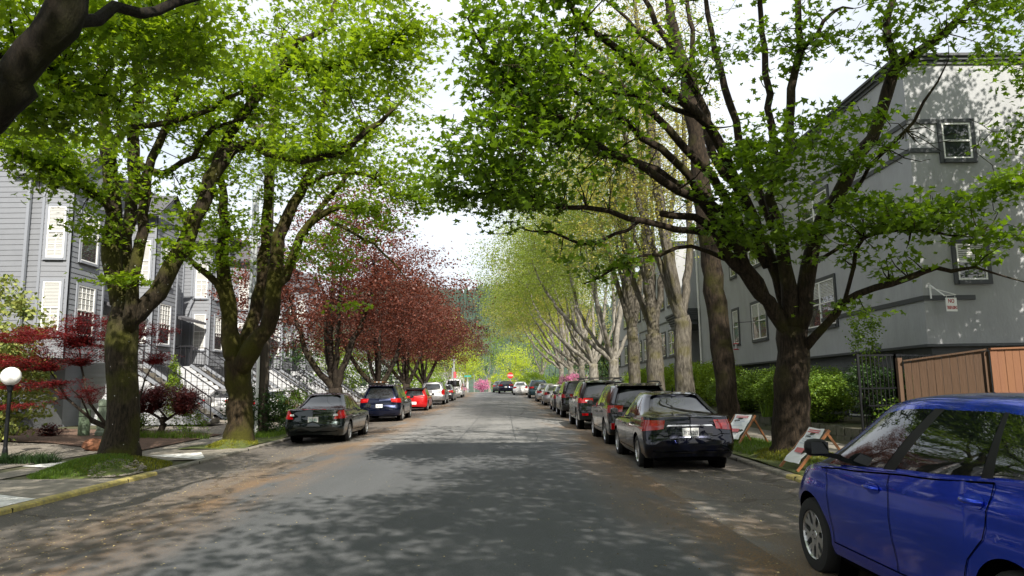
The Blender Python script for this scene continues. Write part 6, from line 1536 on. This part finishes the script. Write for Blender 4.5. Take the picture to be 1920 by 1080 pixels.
# navy wagon with roof rack, left
rW,cW = park('wagon','minivan','navy wagon with skis on its roof rack, second car on the left',-5.80,33.6,PNV,plate='208 RKW',lights='wagon',spec=dict(L=4.9,W=1.95,g=dict(zr=1.66)))
def rails(r,c,mt=None,cross=False,label=None):
    g = c.g
    for sx in (-1,1):
        mb = MB(); x = sx*(g['w1']-.02); z = g['zr']+.085
        pts = [(x,g['r0']+.15,z-.075),(x,g['r0']+.3,z),(x,(g['r0']+g['r1'])/2,z+.01),(x,g['r1']-.35,z),(x,g['r1']-.15,z-.075)]; mb.tube(pts,.022,8); mb.build('roof_rail', mt or M['black'], r)
    if cross:
        for y in (g['r0']+.55,g['r1']-.6): mb = MB(); mb.beam((-g['w1']-.08,y,g['zr']+.13),(g['w1']+.08,y,g['zr']+.13),.07,.035); mb.build('cross_bar', mt or M['black'], r)
def wiper(r,c):
    p = c.g_end(.0,.14,True,.02); q = c.g_end(.55,.17,True,.02); mb = MB(); mb.tube([p,q],.008,5); mb.build('wiper', M['black'], r)
def spoiler(r,c,mt):
    g = c.g; mb = MB(); y0 = g['r0']-.12; w = g['w1']*.95; z = g['zr']+.005
    mb.add([(-w,y0,z-.02),(w,y0,z-.02),(w*1.02,g['r0']+.22,z+.035),(-w*1.02,g['r0']+.22,z+.035),(-w,y0+.01,z-.05),(w,y0+.01,z-.05),(w,g['r0']+.1,z-.03),(-w,g['r0']+.1,z-.03)],[(0,1,2,3),(0,4,5,1),(4,7,6,5),(1,5,6,2),(3,7,4,0)]); mb.build('spoiler', mt, r)
rails(rW,cW,cross=True); wiper(rW,cW); spoiler(rW,cW,PNV)
z = cW.g['zr']+.16
def skis(r,c,n,label,y0=.3,y1=2.3):
    root = thing('skis', label, 'ski rack', (r.location.x, r.location.y, r.location.z), r.rotation_euler[2])
    for i in range(n):
        mb = MB(); x = -.3+.09*i; mb.box((x,y0,z),(x+.07,y1,z+.02)); mb.build('ski', M['white'] if i%2 else M['aframe'], root)
    return root
skis(rW,cW,5,'pale strapped skis lying on the roof rack of the navy wagon')
# red mini, silver suv, grey sedan, white van on the left
rM,cM = park('mini','hatchback','bright red small hatchback with a black roof, third car on the left',-5.72,45.6,PR,lights='tall',detail=1,plate='')
patchf('roof_panel', lambda a,b: Vector((a,b,cM.g['zr']+.062-.03*abs(a)**2)), [(-.5,.55),(.5,.55),(.5,2.0),(-.5,2.0)], M['black'], rM); rails(rM,cM); spoiler(rM,cM,M['black'])
rS,cS = park('suv','suv','silver sport utility car with small tail lamps, fourth car on the left',-5.65,56.2,PS,lights='tall',detail=1,plate=''); rails(rS,cS)
park('sedan','sedan','grey sedan between the silver sport utility car and the white van on the left',-5.6,65.6,PDG,detail=1,plate='')
park('van','van','white van, farthest vehicle on the left',-5.5,76.5,PW,lights='van',detail=1,plate='')
# right row
rO,cO = park('wagon','station_wagon','glossy black station wagon directly ahead of the very dark navy sedan',3.60,19.3,PBL,lights='wagon',plate='',spokes=5,spec=dict(ro=1.05)); rails(rO,cO,M['chrome'] if False else M['black']); wiper(rO,cO); spoiler(rO,cO,PBL)
for sx in (-1,1): mb = MB(); mb.box((sx*.80-.06,-.0,.46),(sx*.80+.06,.07,.62)); mb.build('reflector', M['lamp_red'], rO)
rJ,cJ = park('suv','suv','dark charcoal sport utility car with a roof rack box, third in the right row',3.50,25.9,PCH,lights='suv',plate='',spokes=5); rails(rJ,cJ,cross=True); wiper(rJ,cJ); spoiler(rJ,cJ,PCH)
for sx in (-1,1): mb = MB(); mb.box((sx*.72-.11,.02,.52),(sx*.72+.11,.06,.60)); mb.build('reflector', M['lamp_red'], rJ)
r4,c4 = park('suv','suv','black sport utility car just ahead of the one with the roof rack on the right',3.55,34.4,PBL,lights='suv',detail=1,plate=''); rails(r4,c4)
park('sedan','sedan','dark grey sedan fifth in the right row',3.55,41.4,PDG,detail=1,plate='')
park('sedan','sedan','nearer of the two silver sedans in the right row',3.50,50.8,PS,detail=1,plate='')
park('sedan','sedan','farther of the two silver sedans in the right row',3.35,59.0,PS,detail=1,plate='',spec=dict(deck=1.03))
park('suv','suv','teal sport utility car ahead of the silver sedans on the right',3.1,69.5,PT,detail=1,plate='',lights='suv')
park('sedan','sedan','white sedan parked at the far bend on the right',1.65,82,PW,detail=1,plate='')
park('suv','sedan','dark blue estate beyond the far white sedan',.0,89,PNV,detail=1,plate='',lights='suv',spec=dict(g=dict(zr=1.5)))
park('sedan','sedan','farthest dark car at the crest of the street',-.9,96,PDG,detail=1,plate='')
# cars in the court behind the left verge
rk,_ = make_car('sedan','sedan','white car parked in the court behind the grey green sedan',(-10.6,32.5,earth_z(-11,33)),PW,detail=1,plate='',group='cars in the townhouse court')
rk,_ = make_car('sedan','sedan','pale silver car parked in the court right of the utility pole',(-11.6,26.8+4,earth_z(-11,30)),PS,detail=1,plate='',group='cars in the townhouse court')
rk.location = (-13.3,33.5,earth_z(-13,33))
